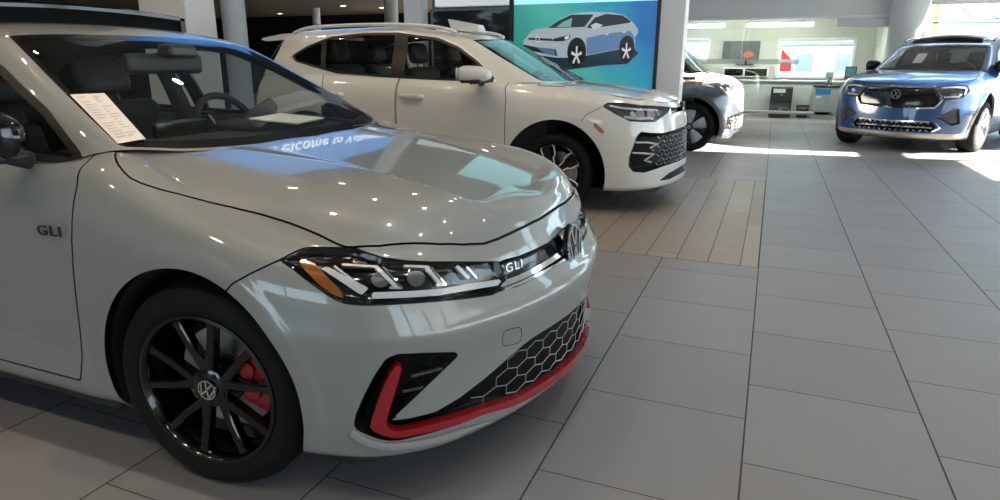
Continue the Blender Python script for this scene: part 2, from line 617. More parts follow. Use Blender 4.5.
# ------------------------------------------------------------------ wheels
def spoke_ring(g, blades, mi=0):
    """blades: list of outlines (angle, [(r, half width)], depth0, depth1, y) lying in the wheel plane"""
    for an, prof, y0, y1, curve in blades:
        c, s = math.cos(an), math.sin(an)
        k = len(prof); v = []; f = []
        for i, (r, hw, side) in enumerate(prof):
            yy = y0 + curve * (i / (k - 1))
            for w, y in ((-hw, yy + .004), (-hw * .72, yy), (hw * .72, yy), (hw, yy + .004), (hw, yy + y1), (-hw, yy + y1)):
                t = side + w
                v.append((r * c - t * s, y, r * s + t * c))
        n = 6
        for i in range(k - 1):
            for j in range(n): f.append((i * n + j, i * n + (j + 1) % n, (i + 1) * n + (j + 1) % n, (i + 1) * n + j))
        f.append(tuple(range(n))[::-1]); f.append(tuple(range((k - 1) * n, k * n)))
        g.add(v, f, mi)
    return g

def make_wheel(parent, R, rim, width, style, M, emblem=True, caliper=True, capr=.030, capa=0.0):
    """wheel at the origin, outer face towards -y"""
    w = width / 2
    g = Geo()
    # rim barrel, outer flange and rear dish
    g.lathe([(rim + .004, -w + .012), (rim + .004, -w + .004), (rim - .006, -w + .002), (rim - .014, -w + .012), (rim - .02, -w + .05), (rim - .028, -.01), (rim - .03, w - .03), (rim + .004, w - .012)], 64)
    wh = g.build('wheel', M['rim'], parent)
    t = Geo()
    rs = rim + .002
    sh = R - .012
    t.lathe([(rs, -w + .012), (rs + .012, -w + .001), (rs + (R - rs) * .45, -w - .004), (R - .035, -w + .003), (sh, -w + .016), (R - .002, -w + .034), (R, 0), (R - .002, w - .034), (sh, w - .016), (R - .035, w - .003), (rs + (R - rs) * .45, w), (rs, w - .012)], 72, closed=False)
    # tread grooves cut as ribs
    for yy in (-.055, -.018, .018, .055):
        t.lathe([(R + .0015, yy - .013), (R + .003, yy - .011), (R + .003, yy + .011), (R + .0015, yy + .013)], 72)
    t.build('tire', M['tire'], wh, angle=50)
    hub_y = -w + .02
    sp = style(rim, hub_y)
    for k, (nm, geo, mm) in enumerate(sp): geo.build(nm, mm, wh, angle=30)
    d = Geo()
    dr = rim * .70
    d.lathe([(.06, -.005), (.075, -.02), (dr * .55, -.022), (dr * .56, -.008), (dr, -.008), (dr, .012), (.06, .012)], 56)
    d.build('brake_disc', M['disc'], wh)
    b = Geo().lathe([(0.001, .03), (rim - .035, .03)], 40)
    b.build('dust_shield', M['black'], wh)
    if caliper:
        c = Geo()
        arc = [(-.62 + 1.24 * i / 10) for i in range(11)]
        po = [((dr + .022) * math.cos(a), (dr + .022) * math.sin(a)) for a in arc] + [((dr * .60) * math.cos(a), (dr * .60) * math.sin(a)) for a in arc[::-1]]
        an = math.radians(14)
        po = [(x * math.cos(an) - z * math.sin(an), x * math.sin(an) + z * math.cos(an)) for x, z in po]
        c.prism([(x, z) for x, z in po], .075, 'y', (0, -.055, 0))
        mid = dr * .80
        for q in (-.25, .25):
            cx, cz = mid * math.cos(an + q), mid * math.sin(an + q)
            c.lathe([(.0, -.064), (.026, -.064), (.030, -.055), (.030, -.04)], 20, 'y', (cx, 0, cz))
        c.build('brake_caliper', M['caliper'], wh, angle=40)
    cap = Geo()
    cap.lathe([(0, hub_y - .008), (capr * .88, hub_y - .008), (capr, hub_y - .004), (capr + .002, hub_y + .012)], 32)
    co = cap.build('center_cap', M['cap'], wh)
    if emblem:
        ca, sa = math.cos(capa), math.sin(capa)
        e = vw_emblem(Geo(), capr * .92, lambda u, v, q: (u * ca - v * sa, hub_y - .0075 - q, u * sa + v * ca), .0015)
        e.build('cap_emblem', M['chrome'], wh)
    return wh

def place_wheels(wh, root, spots):
    """first wheel is the pattern: (x, y, z, steer) right hand for y<0"""
    for i, (x, y, z, st) in enumerate(spots):
        o = wh if i == 0 else copy_tree(wh, root)
        o.location = (x, y, z)
        o.rotation_euler = (0, 0, (PI if y > 0 else 0) + st)

# ------------------------------------------------------------------ shared car pieces
def arch_liner(parent, cx, cz, r, yo, yi, material):
    for sg in (-1, 1):
        g = Geo()
        g.lathe([(r, yo * sg), (r + .005, yi * sg), (0.001, yi * sg)], 40, 'y', (cx, 0, cz), a0=-.35, a1=PI + .35)
        g.build('wheel_well', material, parent)

def seat(parent, x, y, z, M, w=.52, head=True, lean=.28, name='seat'):
    """car seat facing forward"""
    g = Geo()
    Rm = Matrix.Translation((x, y, z))
    g.rbox((-.02, -w / 2, .0), (.50, w / 2, .17), .06, 0, Rm)
    B = Rm @ Matrix.Translation((-.02, 0, .12)) @ Matrix.Rotation(-lean, 4, 'Y')
    g.rbox((-.10, -w / 2, 0), (.06, w / 2, .60), .06, 0, B)
    g.rbox((-.06, -w / 2 - .015, .05), (.10, -w / 2 + .08, .50), .04, 0, B)
    g.rbox((-.06, w / 2 - .08, .05), (.10, w / 2 + .015, .50), .04, 0, B)
    o = g.build(name, M, parent)
    if head:
        h = Geo()
        h.rbox((-.075, -.14, .64), (.045, .14, .84), .055, 0, B, seg=4)
        for q in (-.06, .06): h.tube([B @ Vector((-.02, q, .56)), B @ Vector((-.02, q, .68))], .008, 8)
        h.build('headrest', M, o)
    return o

def steering_wheel(parent, c, M, r=.185, tilt=.45):
    g = Geo()
    T = Matrix.Translation(c) @ Matrix.Rotation(-tilt, 4, 'Y')
    ring = [T @ Vector((0, r * math.cos(2 * PI * i / 40), r * math.sin(2 * PI * i / 40))) for i in range(40)]
    g.tube(ring, .017, 10, closed=True)
    g.rbox((-.03, -.075, -.06), (.03, .075, .05), .025, 0, T)
    for a in (0, PI, -PI / 2):
        g.tube([T @ Vector((0, .05 * math.cos(a), .05 * math.sin(a))), T @ Vector((0, (r - .01) * math.cos(a), (r - .01) * math.sin(a)))], .016, 8)
    g.tube([T @ Vector((0, 0, 0)), T @ Vector((.30, 0, 0))], .035, 10)
    return g.build('steering_wheel', M, parent)

def door_mirror(parent, p, sg, Mbody, Mblack, Mglass, size=(.11, .24, .16), gap=.05):
    """p: foot of the mirror on the door, sg = -1 right / +1 left"""
    dx, dy, dz = size
    g = Geo()
    c = Vector(p) + Vector((.0, sg * (dy / 2 + gap), .09))
    n, m = 20, 12
    v = []; f = []
    for i in range(m + 1):
        th = PI * i / m
        for j in range(n):
            ph = 2 * PI * j / n
            a = math.cos(th); b = math.sin(th) * math.cos(ph); d = math.sin(th) * math.sin(ph)
            sq = lambda t, e: math.copysign(abs(t) ** e, t)
            X = sq(b, .8); Y = sq(a, .75); Z = sq(d, .75)
            if X < 0: X *= .35
            v.append(c + Vector((X * dx * (1 - .25 * sg * Y * sg), Y * dy / 2, Z * dz / 2 * (1 - .18 * (Y * 1.0)))))
    for i in range(m):
        for j in range(n): f.append((i * n + j, (i + 1) * n + j, (i + 1) * n + (j + 1) % n, i * n + (j + 1) % n))
    g.add(v, f)
    o = g.build('door_mirror', Mbody, parent)
    a = Geo(); a.tube([Vector(p) + Vector((.02, -sg * .03, .0)), Vector(p) + Vector((.02, sg * .05, .03)), c + Vector((.0, -sg * .02, -dz * .42))], [.03, .028, .03], 10)
    a.rbox(tuple(c + Vector((-.035, -dy * .46, -dz * .52))), tuple(c + Vector((dx * .7, dy * .46, -dz * .30))), .02)
    a.build('mirror_foot', Mblack, o)
    q = Geo(); q.rbox(tuple(c + Vector((-dx * .36, -dy * .42, -dz * .36))), tuple(c + Vector((-dx * .33, dy * .42, dz * .36))), .004)
    q.build('mirror_glass', Mglass, o)
    return o

def tub(parent, x0, x1, w, z0, z1, material, name='cabin_floor'):
    g = Geo()
    g.box((x0, -w, z0), (x1, w, z0 + .02))
    g.box((x0, -w, z0), (x0 + .02, w, z1)); g.box((x1 - .02, -w, z0), (x1, w, z1))
    for sg in (-1, 1): g.box((x0, sg * w - .01, z0), (x1, sg * w + .01, z1))
    return g.build(name, material, parent)
# ------------------------------------------------------------------ the white saloon in the foreground
def zprof(tab):
    xs = [t[0] for t in tab][::-1]; zs = [t[1] for t in tab][::-1]
    return lambda x: float(np.interp(x, xs, zs))
_hz = zprof([(.826, .728), (.75, .768), (.62, .820), (.5, .862), (.38, .896), (.28, .915), (.2, .929), (.12, .941), (-.02, .959), (-.19, .975)])
SALOON = dict(
    nose=[(.80, .155), (.900, .185), (.912, .29), (.913, .43), (.930, .548), (.906, .580), (.856, .65), (.838, .700), (.826, .728)],
    tail=[(-3.62, .24), (-3.72, .27), (-3.76, .35), (-3.78, .5), (-3.78, .62), (-3.77, .74), (-3.76, .84), (-3.76, .93), (-3.72, .99)],
    sec=[(.42, [(.80, .17), (.855, .20), (.875, .30), (.883, .43), (.889, .555), (.884, .60), (.868, .695), (.832, .745), (.765, .778)]),
         (0, [(.82, .17), (.87, .21), (.887, .30), (.895, .43), (.898, .55), (.898, .65), (.888, .75), (.845, .825), (.755, .868)]),
         (-.41, [(.84, .17), (.878, .22), (.890, .31), (.895, .44), (.898, .57), (.897, .69), (.878, .81), (.82, .92), (.725, .985)]),
         (-.62, [(.84, .17), (.878, .22), (.890, .31), (.895, .44), (.898, .57), (.897, .69), (.885, .80), (.845, .885), (.785, .945)]),
         (-1.0, [(.84, .17), (.878, .22), (.890, .31), (.895, .44), (.898, .57), (.897, .69), (.885, .80), (.848, .89), (.795, .957)]),
         (-1.75, [(.84, .17), (.878, .22), (.890, .31), (.895, .44), (.898, .57), (.897, .69), (.885, .81), (.85, .90), (.80, .97)]),
         (-2.3, [(.84, .17), (.878, .22), (.890, .31), (.895, .44), (.898, .57), (.897, .70), (.887, .82), (.852, .91), (.80, .98)]),
         (-2.69, [(.83, .18), (.875, .23), (.890, .31), (.896, .44), (.898, .58), (.897, .71), (.889, .83), (.855, .92), (.795, .99)]),
         (-3.15, [(.80, .22), (.855, .25), (.872, .33), (.88, .46), (.882, .6), (.88, .72), (.868, .84), (.835, .925), (.77, .995)])],
    gl=[.09, .27, .47, .74], gu=[.045, .19, .37, .68],
    cs=[24, 24, 22, 20, 16, 30, 30, 14, 16, 20, 14, 18, 20, 12, 8, 8], rs=[5, 9, 11, 10, 8, 8, 7, 6],
    hoodcol=7, hrs=[5, 6, 8, 9, 8], hoodt=(0, .08, .18, .34, .6, 1.0), cowlbow=.03, camber=6,
    hoodc=[(x, _hz(x)) for x in (.62, .50, .38, .28, .2, .12, -.02, -.19)],
    gcs=[10, 10, 10, 8, 10, 14, 12, 10, 10, 8, 8, 8], grs=[6, 12, 14, 5, 8, 8],
    green=[
        [(-.19, 0, .965), (-.35, 0, 1.045), (-.70, 0, 1.215), (-1.03, 0, 1.365), (-1.15, 0, 1.395), (-1.3, 0, 1.41), (-1.5, 0, 1.42)],
        [(-.21, .30, .967), (-.37, .295, 1.045), (-.715, .27, 1.213), (-1.04, .24, 1.362), (-1.155, .22, 1.392), (-1.32, .13, 1.41), (-1.55, 0, 1.422)],
        [(-.28, .55, .975), (-.43, .535, 1.05), (-.75, .49, 1.21), (-1.06, .43, 1.357), (-1.17, .39, 1.386), (-1.35, .23, 1.41), (-1.62, 0, 1.424)],
        [(-.41, .72, .99), (-.535, .70, 1.06), (-.80, .645, 1.205), (-1.09, .57, 1.345), (-1.20, .53, 1.375), (-1.4, .3, 1.41), (-1.7, 0, 1.426)],
        [(-.62, .785, .945), (-.71, .757, 1.03), (-.95, .69, 1.19), (-1.22, .607, 1.332), (-1.3, .55, 1.378), (-1.47, .31, 1.413), (-1.76, 0, 1.428)],
        [(-1.0, .795, .957), (-1.05, .775, 1.04), (-1.2, .70, 1.20), (-1.4, .618, 1.345), (-1.45, .55, 1.39), (-1.56, .31, 1.418), (-1.82, 0, 1.430)],
        [(-1.75, .80, .97), (-1.76, .78, 1.05), (-1.78, .70, 1.21), (-1.8, .62, 1.352), (-1.82, .55, 1.395), (-1.86, .31, 1.42), (-2.0, 0, 1.430)],
        [(-2.3, .80, .98), (-2.3, .78, 1.06), (-2.28, .70, 1.21), (-2.22, .615, 1.34), (-2.2, .545, 1.385), (-2.17, .31, 1.41), (-2.17, 0, 1.424)],
        [(-2.69, .795, .99), (-2.69, .77, 1.06), (-2.67, .69, 1.19), (-2.58, .60, 1.305), (-2.52, .53, 1.35), (-2.46, .3, 1.385), (-2.35, 0, 1.405)],
        [(-3.15, .77, .995), (-3.10, .73, 1.035), (-2.95, .645, 1.15), (-2.78, .555, 1.265), (-2.70, .48, 1.315), (-2.62, .28, 1.36), (-2.5, 0, 1.385)],
        [(-3.606, .716, .99), (-3.2, .62, 1.04), (-3.0, .54, 1.155), (-2.82, .46, 1.28), (-2.75, .40, 1.32), (-2.66, .24, 1.36), (-2.55, 0, 1.38)],
        [(-3.703, .508, .99), (-3.24, .36, 1.045), (-3.02, .31, 1.165), (-2.83, .27, 1.295), (-2.76, .23, 1.335), (-2.68, .14, 1.362), (-2.58, 0, 1.378)],
        [(-3.72, 0, .99), (-3.26, 0, 1.045), (-3.03, 0, 1.17), (-2.84, 0, 1.30), (-2.77, 0, 1.34), (-2.69, 0, 1.365), (-2.6, 0, 1.376)]])
JET = (-1.474, 2.142, 0.0)
AXF = (.77, -1.54, .70)          # from the front right corner outwards
AXH = (.25, -.5, 1.0)
SIDE = (0, -1, 0)
P_HOOD = [(-0.409, -0.709, 0.998), (-0.393, -0.733, 0.987), (-0.374, -0.748, 0.975), (-0.34, -0.767, 0.958), (-0.291, -0.786, 0.937), (-0.259, -0.794, 0.925), (-0.215, -0.795, 0.913), (-0.153, -0.788, 0.899), (-0.093, -0.774, 0.887), (-0.031, -0.762, 0.873), (0.066, -0.748, 0.853), (0.165, -0.74, 0.833), (0.269, -0.74, 0.813), (0.371, -0.744, 0.793), (0.423, -0.748, 0.782), (0.455, -0.748, 0.777), (0.473, -0.742, 0.777), (0.539, -0.708, 0.775), (0.665, -0.601, 0.765), (0.706, -0.545, 0.758), (0.742, -0.472, 0.751), (0.759, -0.414, 0.75), (0.774, -0.347, 0.751), (0.79, -0.256, 0.752), (0.803, -0.148, 0.753), (0.806, -0.051, 0.755), (0.806, .2, .756),
          (-.22, .2, .98), (-0.22, -0.069, 0.98), (-0.235, -0.273, 0.981), (-0.264, -0.435, 0.983), (-0.324, -0.594, 0.989), (-0.345, -0.651, 0.99), (-0.389, -0.701, 0.993)]
P_HEAD = [(0.322, -0.847, 0.758), (0.339, -0.821, 0.77), (0.355, -0.794, 0.778), (0.373, -0.783, 0.78), (0.434, -0.756, 0.778), (0.476, -0.737, 0.778), (0.496, -0.739, 0.774), (0.522, -0.741, 0.769), (0.567, -0.735, 0.759), (0.624, -0.707, 0.75), (0.674, -0.666, 0.742), (0.744, -0.562, 0.721), (0.786, -0.464, 0.7), (0.805, -0.452, 0.643), (0.8, -0.475, 0.638), (0.792, -0.523, 0.617), (0.76, -0.598, 0.628), (0.71, -0.695, 0.645), (0.652, -0.763, 0.653), (0.588, -0.815, 0.657), (0.553, -0.835, 0.659), (0.519, -0.849, 0.663), (0.495, -0.855, 0.671), (0.468, -0.859, 0.685), (0.405, -0.86, 0.719)]
P_GRILLE = [(0.786, -0.464, 0.7), (0.795, -0.432, 0.7), (0.814, -0.364, 0.695), (0.833, -0.269, 0.694), (0.845, -0.175, 0.693), (0.849, -0.1, 0.701), (0.848, -0.041, 0.706), (.848, .1, .706),
            (.883, .1, .606), (0.883, -0.073, 0.606), (0.876, -0.144, 0.611), (0.87, -0.181, 0.615), (0.86, -0.264, 0.613), (0.847, -0.333, 0.612), (0.826, -0.42, 0.611), (0.808, -0.477, 0.617), (0.792, -0.523, 0.617), (0.8, -0.475, 0.638), (0.805, -0.452, 0.643)]
P_LOWER = [(.93, .1, .43), (0.929, 0.033, 0.435), (0.923, -0.154, 0.442), (0.897, -0.272, 0.440), (0.87, -0.382, 0.438), (0.852, -0.437, 0.428), (0.792, -0.574, 0.376), (0.747, -0.657, 0.344), (0.722, -0.695, 0.333), (0.702, -0.718, 0.322), (0.654, -0.767, 0.319), (0.608, -0.804, 0.32), (0.75, -0.674, 0.479), (0.751, -0.673, 0.488), (0.746, -0.682, 0.497), (0.69, -0.753, 0.515), (0.637, -0.799, 0.522), (0.618, -0.812, 0.515), (0.608, -0.819, 0.507), (0.582, -0.833, 0.463), (0.555, -0.844, 0.407), (0.529, -0.85, 0.347), (0.521, -0.85, 0.319), (0.521, -0.848, 0.303), (0.528, -0.843, 0.292), (0.57, -0.821, 0.266), (0.596, -0.803, 0.254), (0.623, -0.784, 0.251), (0.673, -0.738, 0.254), (0.741, -0.647, 0.252), (0.785, -0.559, 0.250), (0.831, -0.445, 0.224), (0.875, -0.301, 0.216), (0.905, -0.144, 0.205), (.915, 0, .205), (.915, .1, .205)]
P_RED = [(0.645, -0.792, 0.495), (0.636, -0.797, 0.457), (0.616, -0.806, 0.386), (0.602, -0.811, 0.337), (0.597, -0.811, 0.315), (0.602, -0.804, 0.297), (0.618, -0.792, 0.287), (0.651, -0.764, 0.287), (0.699, -0.714, 0.289), (0.742, -0.649, 0.282), (0.785, -0.56, 0.276), (0.832, -0.448, 0.255), (0.875, -0.306, 0.250), (0.907, -0.156, 0.245), (0.919, -0.029, 0.245), (.919, .1, .245), (.915, .1, .215), (0.915, -0.029, 0.215), (0.905, -0.144, 0.213), (0.875, -0.303, 0.221), (0.831, -0.446, 0.23), (0.785, -0.559, 0.255), (0.741, -0.647, 0.258), (0.698, -0.712, 0.265), (0.649, -0.763, 0.265), (0.613, -0.793, 0.265), (0.582, -0.815, 0.281), (0.562, -0.83, 0.303), (0.561, -0.832, 0.315), (0.573, -0.83, 0.353), (0.6, -0.82, 0.433), (0.622, -0.809, 0.481), (0.636, -0.799, 0.495)]
P_AMBER = [(0.356, -0.828, 0.763), (0.392, -0.817, 0.761), (0.425, -0.828, 0.746), (0.46, -0.839, 0.724), (0.492, -0.843, 0.702), (0.516, -0.846, 0.677), (0.499, -0.852, 0.676), (0.463, -0.856, 0.694), (0.409, -0.851, 0.729)]
P_BAND = [(0.427, -0.827, 0.746), (0.445, -0.817, 0.748), (0.566, -0.812, 0.70), (0.552, -0.827, 0.683)]
P_CAP = [(0.823, -0.521, 0.499), (0.829, -0.505, 0.506), (0.848, -0.455, 0.499), (0.853, -0.442, 0.491), (0.852, -0.439, 0.451), (0.847, -0.452, 0.444), (0.827, -0.507, 0.454), (0.822, -0.519, 0.463)]

def panel(m, s, gap, sink, gaps):
    """cut a shut line: inside, outside; the seam between is sunk and collected"""
    m2 = m.copy(); m2.a = np.concatenate([m.a, np.asarray(s)[:, None]], 1)
    a, rest = split(m2, s + gap)
    g, b = split(rest, rest.a[:, -1] - gap)
    for q in (a, g, b): q.a = q.a[:, :-1]
    if len(g.f): gaps.append(g.off(-sink))
    return a, b

def weld_keep(m, tol=2e-5):
    """join pieces cut from one skin again, keeping its smooth normals"""
    _, idx, inv = np.unique(np.round(m.v / tol).astype(np.int64), axis=0, return_index=True, return_inverse=True)
    f = inv.reshape(-1)[m.f]
    ok = (f[:, 0] != f[:, 1]) & (f[:, 1] != f[:, 2]) & (f[:, 0] != f[:, 2])
    return Srf(m.v[idx], f[ok], m.a[idx], m.n[idx])

def common_mats():
    mat('tire', (.0035, .0035, .0035), .8, spec=.25, bump=.3, bscale=400)
    mat('gloss_black', (.002, .002, .002), .12, coat=.2)
    mat('satin_black', (.010, .010, .010), .42)
    mat('matte_black', (.012, .012, .012), .7, bump=.2, bscale=500)
    mat('mouth_black', (.003, .003, .003), .5, spec=.15)
    mat('void_black', (.0015, .0015, .0015), .7, spec=.1)
    mat('liner', (.005, .005, .005), .9, bump=.3, bscale=120)
    mat('chrome', (.82, .83, .85), .09, 1.0)
    mat('brushed', (.55, .55, .56), .3, 1.0)
    mat('disc', (.42, .42, .42), .35, 1.0, noise=.15, nscale=60)
    mat('lamp_white', (.50, .52, .54), .25, 0, coat=.3)
    mat('lamp_grey', (.10, .105, .11), .3, .4)
    mat('amber', (.24, .075, .008), .2, coat=.5)
    mat('red_trim', (.25, .005, .010), .22, coat=.8)
    mat('red_caliper', (.26, .005, .014), .3, coat=.5)
    mat('cabin', (.016, .016, .018), .75, bump=.3, bscale=300)
    mat('leather', (.022, .022, .025), .5, bump=.4, bscale=250)
    mat('beige_panel', (.52, .47, .36), .6)
    mat('mirror', (.7, .72, .74), .03, 1.0)
    glass('clear_lens', (.95, .96, .97), .45)
    glass('windshield_glass', (.76, .81, .79), 1.0)
    glass('side_glass', (.72, .76, .74), 1.0)
    glass('dark_glass', (.035, .036, .04), 1.0)
    mat('paper', (.92, .88, .82), .55, noise=.05, nscale=60)
    mat('ink', (.22, .20, .19), .7)

def saloon_spokes(rim, hy):
    out = []
    for k in range(5):
        for sg in (-1, 1):
            g = Geo()
            a = PI / 2 + k * 2 * PI / 5 + sg * .265 + .12
            spoke_ring(g, [(a, [(.020, .020, -sg * .012), (.06, .017, -sg * .010), (.13, .0135, 0), (rim - .03, .0125, sg * .004), (rim - .004, .019, sg * .006)], hy + .008, .03, -.014)])
            out.append(('spoke', g, MATS['gloss_black']))
    h = Geo().lathe([(0, hy), (.05, hy), (.062, hy + .006), (.066, hy + .03), (.06, hy + .06)], 40)
    for k in range(5):
        an = PI / 2 + k * 2 * PI / 5 + .12 + PI / 5
        h.lathe([(0, hy - .002), (.009, hy - .002), (.010, hy + .006)], 6, 'y', (.047 * math.cos(an), 0, .047 * math.sin(an)))
    out.append(('hub', h, MATS['gloss_black']))
    return out

def window_band(parent, green, poly, bars, glassm, frame=.022, ymin=.4, lift=.004, trim=None):
    """side windows from the greenhouse: returns what is left. bars: x ranges of the pillars that split the panes"""
    s = cut_side(green, poly, ymin)
    fr, rest = split(green, s - frame)
    pane, ring = split(fr, cut_side(fr, poly, ymin))
    for h in lr(ring): put('window_frame', thick(h, lift, .01), trim or MATS['satin_black'], parent)
    segs = []
    for (xa, xb, tilt) in bars:
        q = np.maximum(np.abs(pane.v[:, 0] + tilt * (pane.v[:, 2] - 1.0) - (xa + xb) / 2) - (xb - xa) / 2, -1)
        b, pane = split(pane, q)
        for h in lr(b): put('window_pillar', thick(h, lift * .6, .01), MATS['satin_black'], parent)
    edges = [1e3] + [(a + b) / 2 for a, b, t in bars] + [-1e3]
    for i in range(len(edges) - 1):
        keep = (pane.v[pane.f][:, :, 0].mean(1) < edges[i]) & (pane.v[pane.f][:, :, 0].mean(1) > edges[i + 1])
        for h in lr(pane.sub(keep)):
            put('side_window', h, glassm[i] if isinstance(glassm, list) else glassm, parent)
    return rest

def build_saloon():
    M = MATS
    paint = mat('white_grey_paint', (.205, .214, .206), .35, coat=1.0, spec=.4)
    root = empty('car', JET)
    tag(root, 'pale grey saloon car in the foreground with black wheels and red bumper trim', 'car')
    body, green = car_surface(SALOON)
    # raised middle of the bonnet
    x, y = body.v[:, 0], ay(body)
    ridge = [(-.40, .50), (-.26, .46), (-.14, .44), (.34, .438), (.58, .432), (.66, .42), (.735, .36), (.765, .25), (.778, .10), (.78, -.3), (-.5, -.3)]
    sd = sdpoly(np.stack([x, y], 1), ridge)
    hoodv = body.a[:, 1] >= 8 - 1e-6
    xs = np.array([-.45, -.22, -.05, .10, .25, .40, .55, .68, .78, .86]); sl = np.array([.085, .090, .105, .128, .160, .200, .265, .37, .55, .8])
    fx = np.linspace(-.45, .86, 263); fs = np.interp(fx, xs, sl); fz = np.concatenate([[0], -np.cumsum((fs[1:] + fs[:-1]) / 2 * np.diff(fx))])
    fz += .9755 - np.interp(-.22, fx, fz)
    zc = np.interp(x, fx, fz) - .050 * y ** 2
    w = np.clip((.01 - sd) / .12, 0, 1); w = w * w * (3 - 2 * w)
    ww = np.clip((.775 - x) / .14, 0, 1); w *= ww * ww * (3 - 2 * ww)
    body.v[:, 2] = np.where(hoodv, body.v[:, 2] * (1 - w) + zc * w, body.v[:, 2])
    t = np.clip((.008 - sd) / .018, 0, 1); t = t * t * (3 - 2 * t)
    fade = np.clip((x + .30) / .35, 0, 1)
    body.v[:, 2] += np.where(hoodv, .006 * t * (.3 + .7 * fade), 0)
    # side crease along the doors
    sx = body.v[:, 0]; side = (np.abs(body.n[:, 1]) > .6) & (sx < .1) & (sx > -3.2)
    zc = .80 + .03 * np.clip((-.3 - sx) / 2.5, 0, 1)
    fd = np.clip((-.22 - sx) / .4, 0, 1)
    dz = body.v[:, 2] - zc
    dent = np.where(side, fd * .007 * np.exp(-((dz + .030) / .028) ** 2) * (dz < .02), 0)
    body.v[:, 1] -= np.sign(body.v[:, 1]) * dent
    zl = .345 + .055 * np.clip((-.40 - sx) / .6, 0, 1)
    fd2 = np.clip((-.36 - sx) / .12, 0, 1) * np.clip((sx + 2.32) / .12, 0, 1)
    fl = np.clip((zl - body.v[:, 2]) / .085, 0, 1) * np.clip((body.v[:, 2] - .16) / .05, 0, 1)
    body.v[:, 1] += np.where(side, np.sign(body.v[:, 1]) * fd2 * .016 * fl, 0)
    for cx in (.012, -2.686):                        # flared lips round the wheel openings
        rr = np.hypot(body.v[:, 0] - cx, body.v[:, 2] - .335)
        ft = np.clip((.436 - rr) / .014, 0, 1); ft = ft * ft * (3 - 2 * ft) * np.clip((body.v[:, 2] - .15) / .1, 0, 1)
        body.v[:, 1] += np.where(np.abs(body.n[:, 1]) > .5, np.sign(body.v[:, 1]) * .005 * ft * np.clip((.52 - np.abs(body.v[:, 0] - cx)) / .1, 0, 1), 0)
    body.n = body.normals()
    bv0 = body.bvh()
    # wheel openings
    for cx in (.012, -2.686):
        r = np.hypot(body.v[:, 0] - cx, body.v[:, 2] - .335) - .372
        _, body = split(body, np.maximum(r, .45 - ay(body)))
    gaps = []
    hood, body = panel(body, cut_axis(body, P_HOOD, AXH), .0032, .010, gaps)
    put('hood', hood, paint, root)
    # headlights
    lamp, body = panel(body, cut_axis(body, P_HEAD, AXF), .002, .004, gaps)
    gr, body = split(body, cut_axis(body, P_GRILLE, AXF))
    low, body = split(body, cut_axis(body, P_LOWER, AXF))
    cap, body = panel(body, cut_axis(body, P_CAP, AXF, k=1), .0009, .0008, [])
    # doors and wing seams
    fd_ = [(-.47, 1.02), (-.47, .942), (-.436, .90), (-.424, .815), (-.424, .712), (-.459, .446), (-.49, .268), (-1.53, .268), (-1.57, .6), (-1.58, 1.02)]
    rd_ = [(-1.592, 1.02), (-1.582, .6), (-1.542, .268), (-2.24, .268), (-2.31, .5), (-2.43, .74), (-2.50, 1.02)]
    doors = []
    for poly in (fd_, rd_):
        d, body = panel(body, cut_side(body, poly, .6), .0028, .012, gaps)
        doors.append(d)
    seam = [(.322, -.847, .758), (.287, -.870, .739), (.25, -.887, .72), (.20, -.895, .69), (.15, -.9, .64)]
    bp = [(.322, .758), (.36, .742), (.50, .72), (.60, .70), (.74, .68), (.80, .655), (1.2, .655), (1.2, -.1), (.12, -.1), (.12, .60)] + [(q[0], q[2]) for q in seam[::-1]]
    side_part, body = panel(body, cut_side(body, bp, .40), .0026, .008, gaps)
    g = gaps.pop().off(.008)                          # the seam runs on the flank only
    near = ay(g)[g.f].mean(1) < .5
    gaps.append(g.sub(~near).off(-.008))
    fill = g.sub(near)
    nose, body = split(body, np.maximum(ay(body) - .41, .3 - body.v[:, 0]))
    bump = weld_keep(join([side_part, nose, fill]))
    lip, bump = split(bump, bump.v[:, 2] - .196)
    put('bumper_lip', lip, M['satin_black'], root)
    put('front_bumper', bump, paint, root)
    wing, body = split(body, np.maximum(-.435 - body.v[:, 0], -1))
    for h in lr(wing): put('fender', h, paint, root)
    rear, body = split(body, body.v[:, 0] + 2.9)
    put('rear_body', rear, paint, root)
    for h in lr(body): put('side_sill', h, paint, root)
    ed = [-.88, -1.62]
    for d in doors:
        for h in lr(d):
            o = put('door', h, paint, root)
            sg = 1 if h.v[:, 1].mean() > 0 else -1
            cx = h.v[:, 0].min() + .16
            hg = Geo()
            hg.tube([(cx - .10, sg * .883, .84), (cx - .07, sg * .915, .845), (cx + .07, sg * .915, .845), (cx + .10, sg * .883, .84)], [.012, .015, .015, .012], 10)
            hg.build('door_handle', paint, o)
    for h in lr(cap): put('towing_cover', h, paint, root)
    # lamp internals sit in a dark recess behind a clear lens
    sl = cut_axis(lamp, P_HEAD, AXF)
    for h in lr(lamp):
        ho = put('headlight', recess(h, cut_axis(h, P_HEAD, AXF), .022, .014), M['gloss_black'], root)
        put('headlight_lens', h.off(-.001), M['clear_lens'], ho)
        def piece(nm, poly, mm, lift, k=0):
            a, _ = split(h, cut_axis(h, poly, AXF, k=k))
            if len(a.f): put(nm, thick(a.off(-lift), .002, .01), mm, ho)
        piece('amber_reflector', P_AMBER, M['amber'], .010, 1)
        piece('light_guide', P_BAND, M['lamp_white'], .008)
        def ribbon(nm, pts, w, mm, lift):
            a, _ = split_line(h, pts, AXF, w)
            if len(a.f): put(nm, thick(pieces(a)[0].off(-lift), .002, .008), mm, ho)
        ribbon('light_guide', [(0.463, -0.81, 0.749), (0.548, -0.818, 0.705)], .0025, M['lamp_white'], .008)
        ribbon('light_guide', [(0.582, -0.808, 0.680), (0.653, -0.752, 0.675), (0.707, -0.687, 0.667), (0.755, -0.586, 0.657), (0.795, -0.482, 0.643)], .0085, M['lamp_white'], .006)
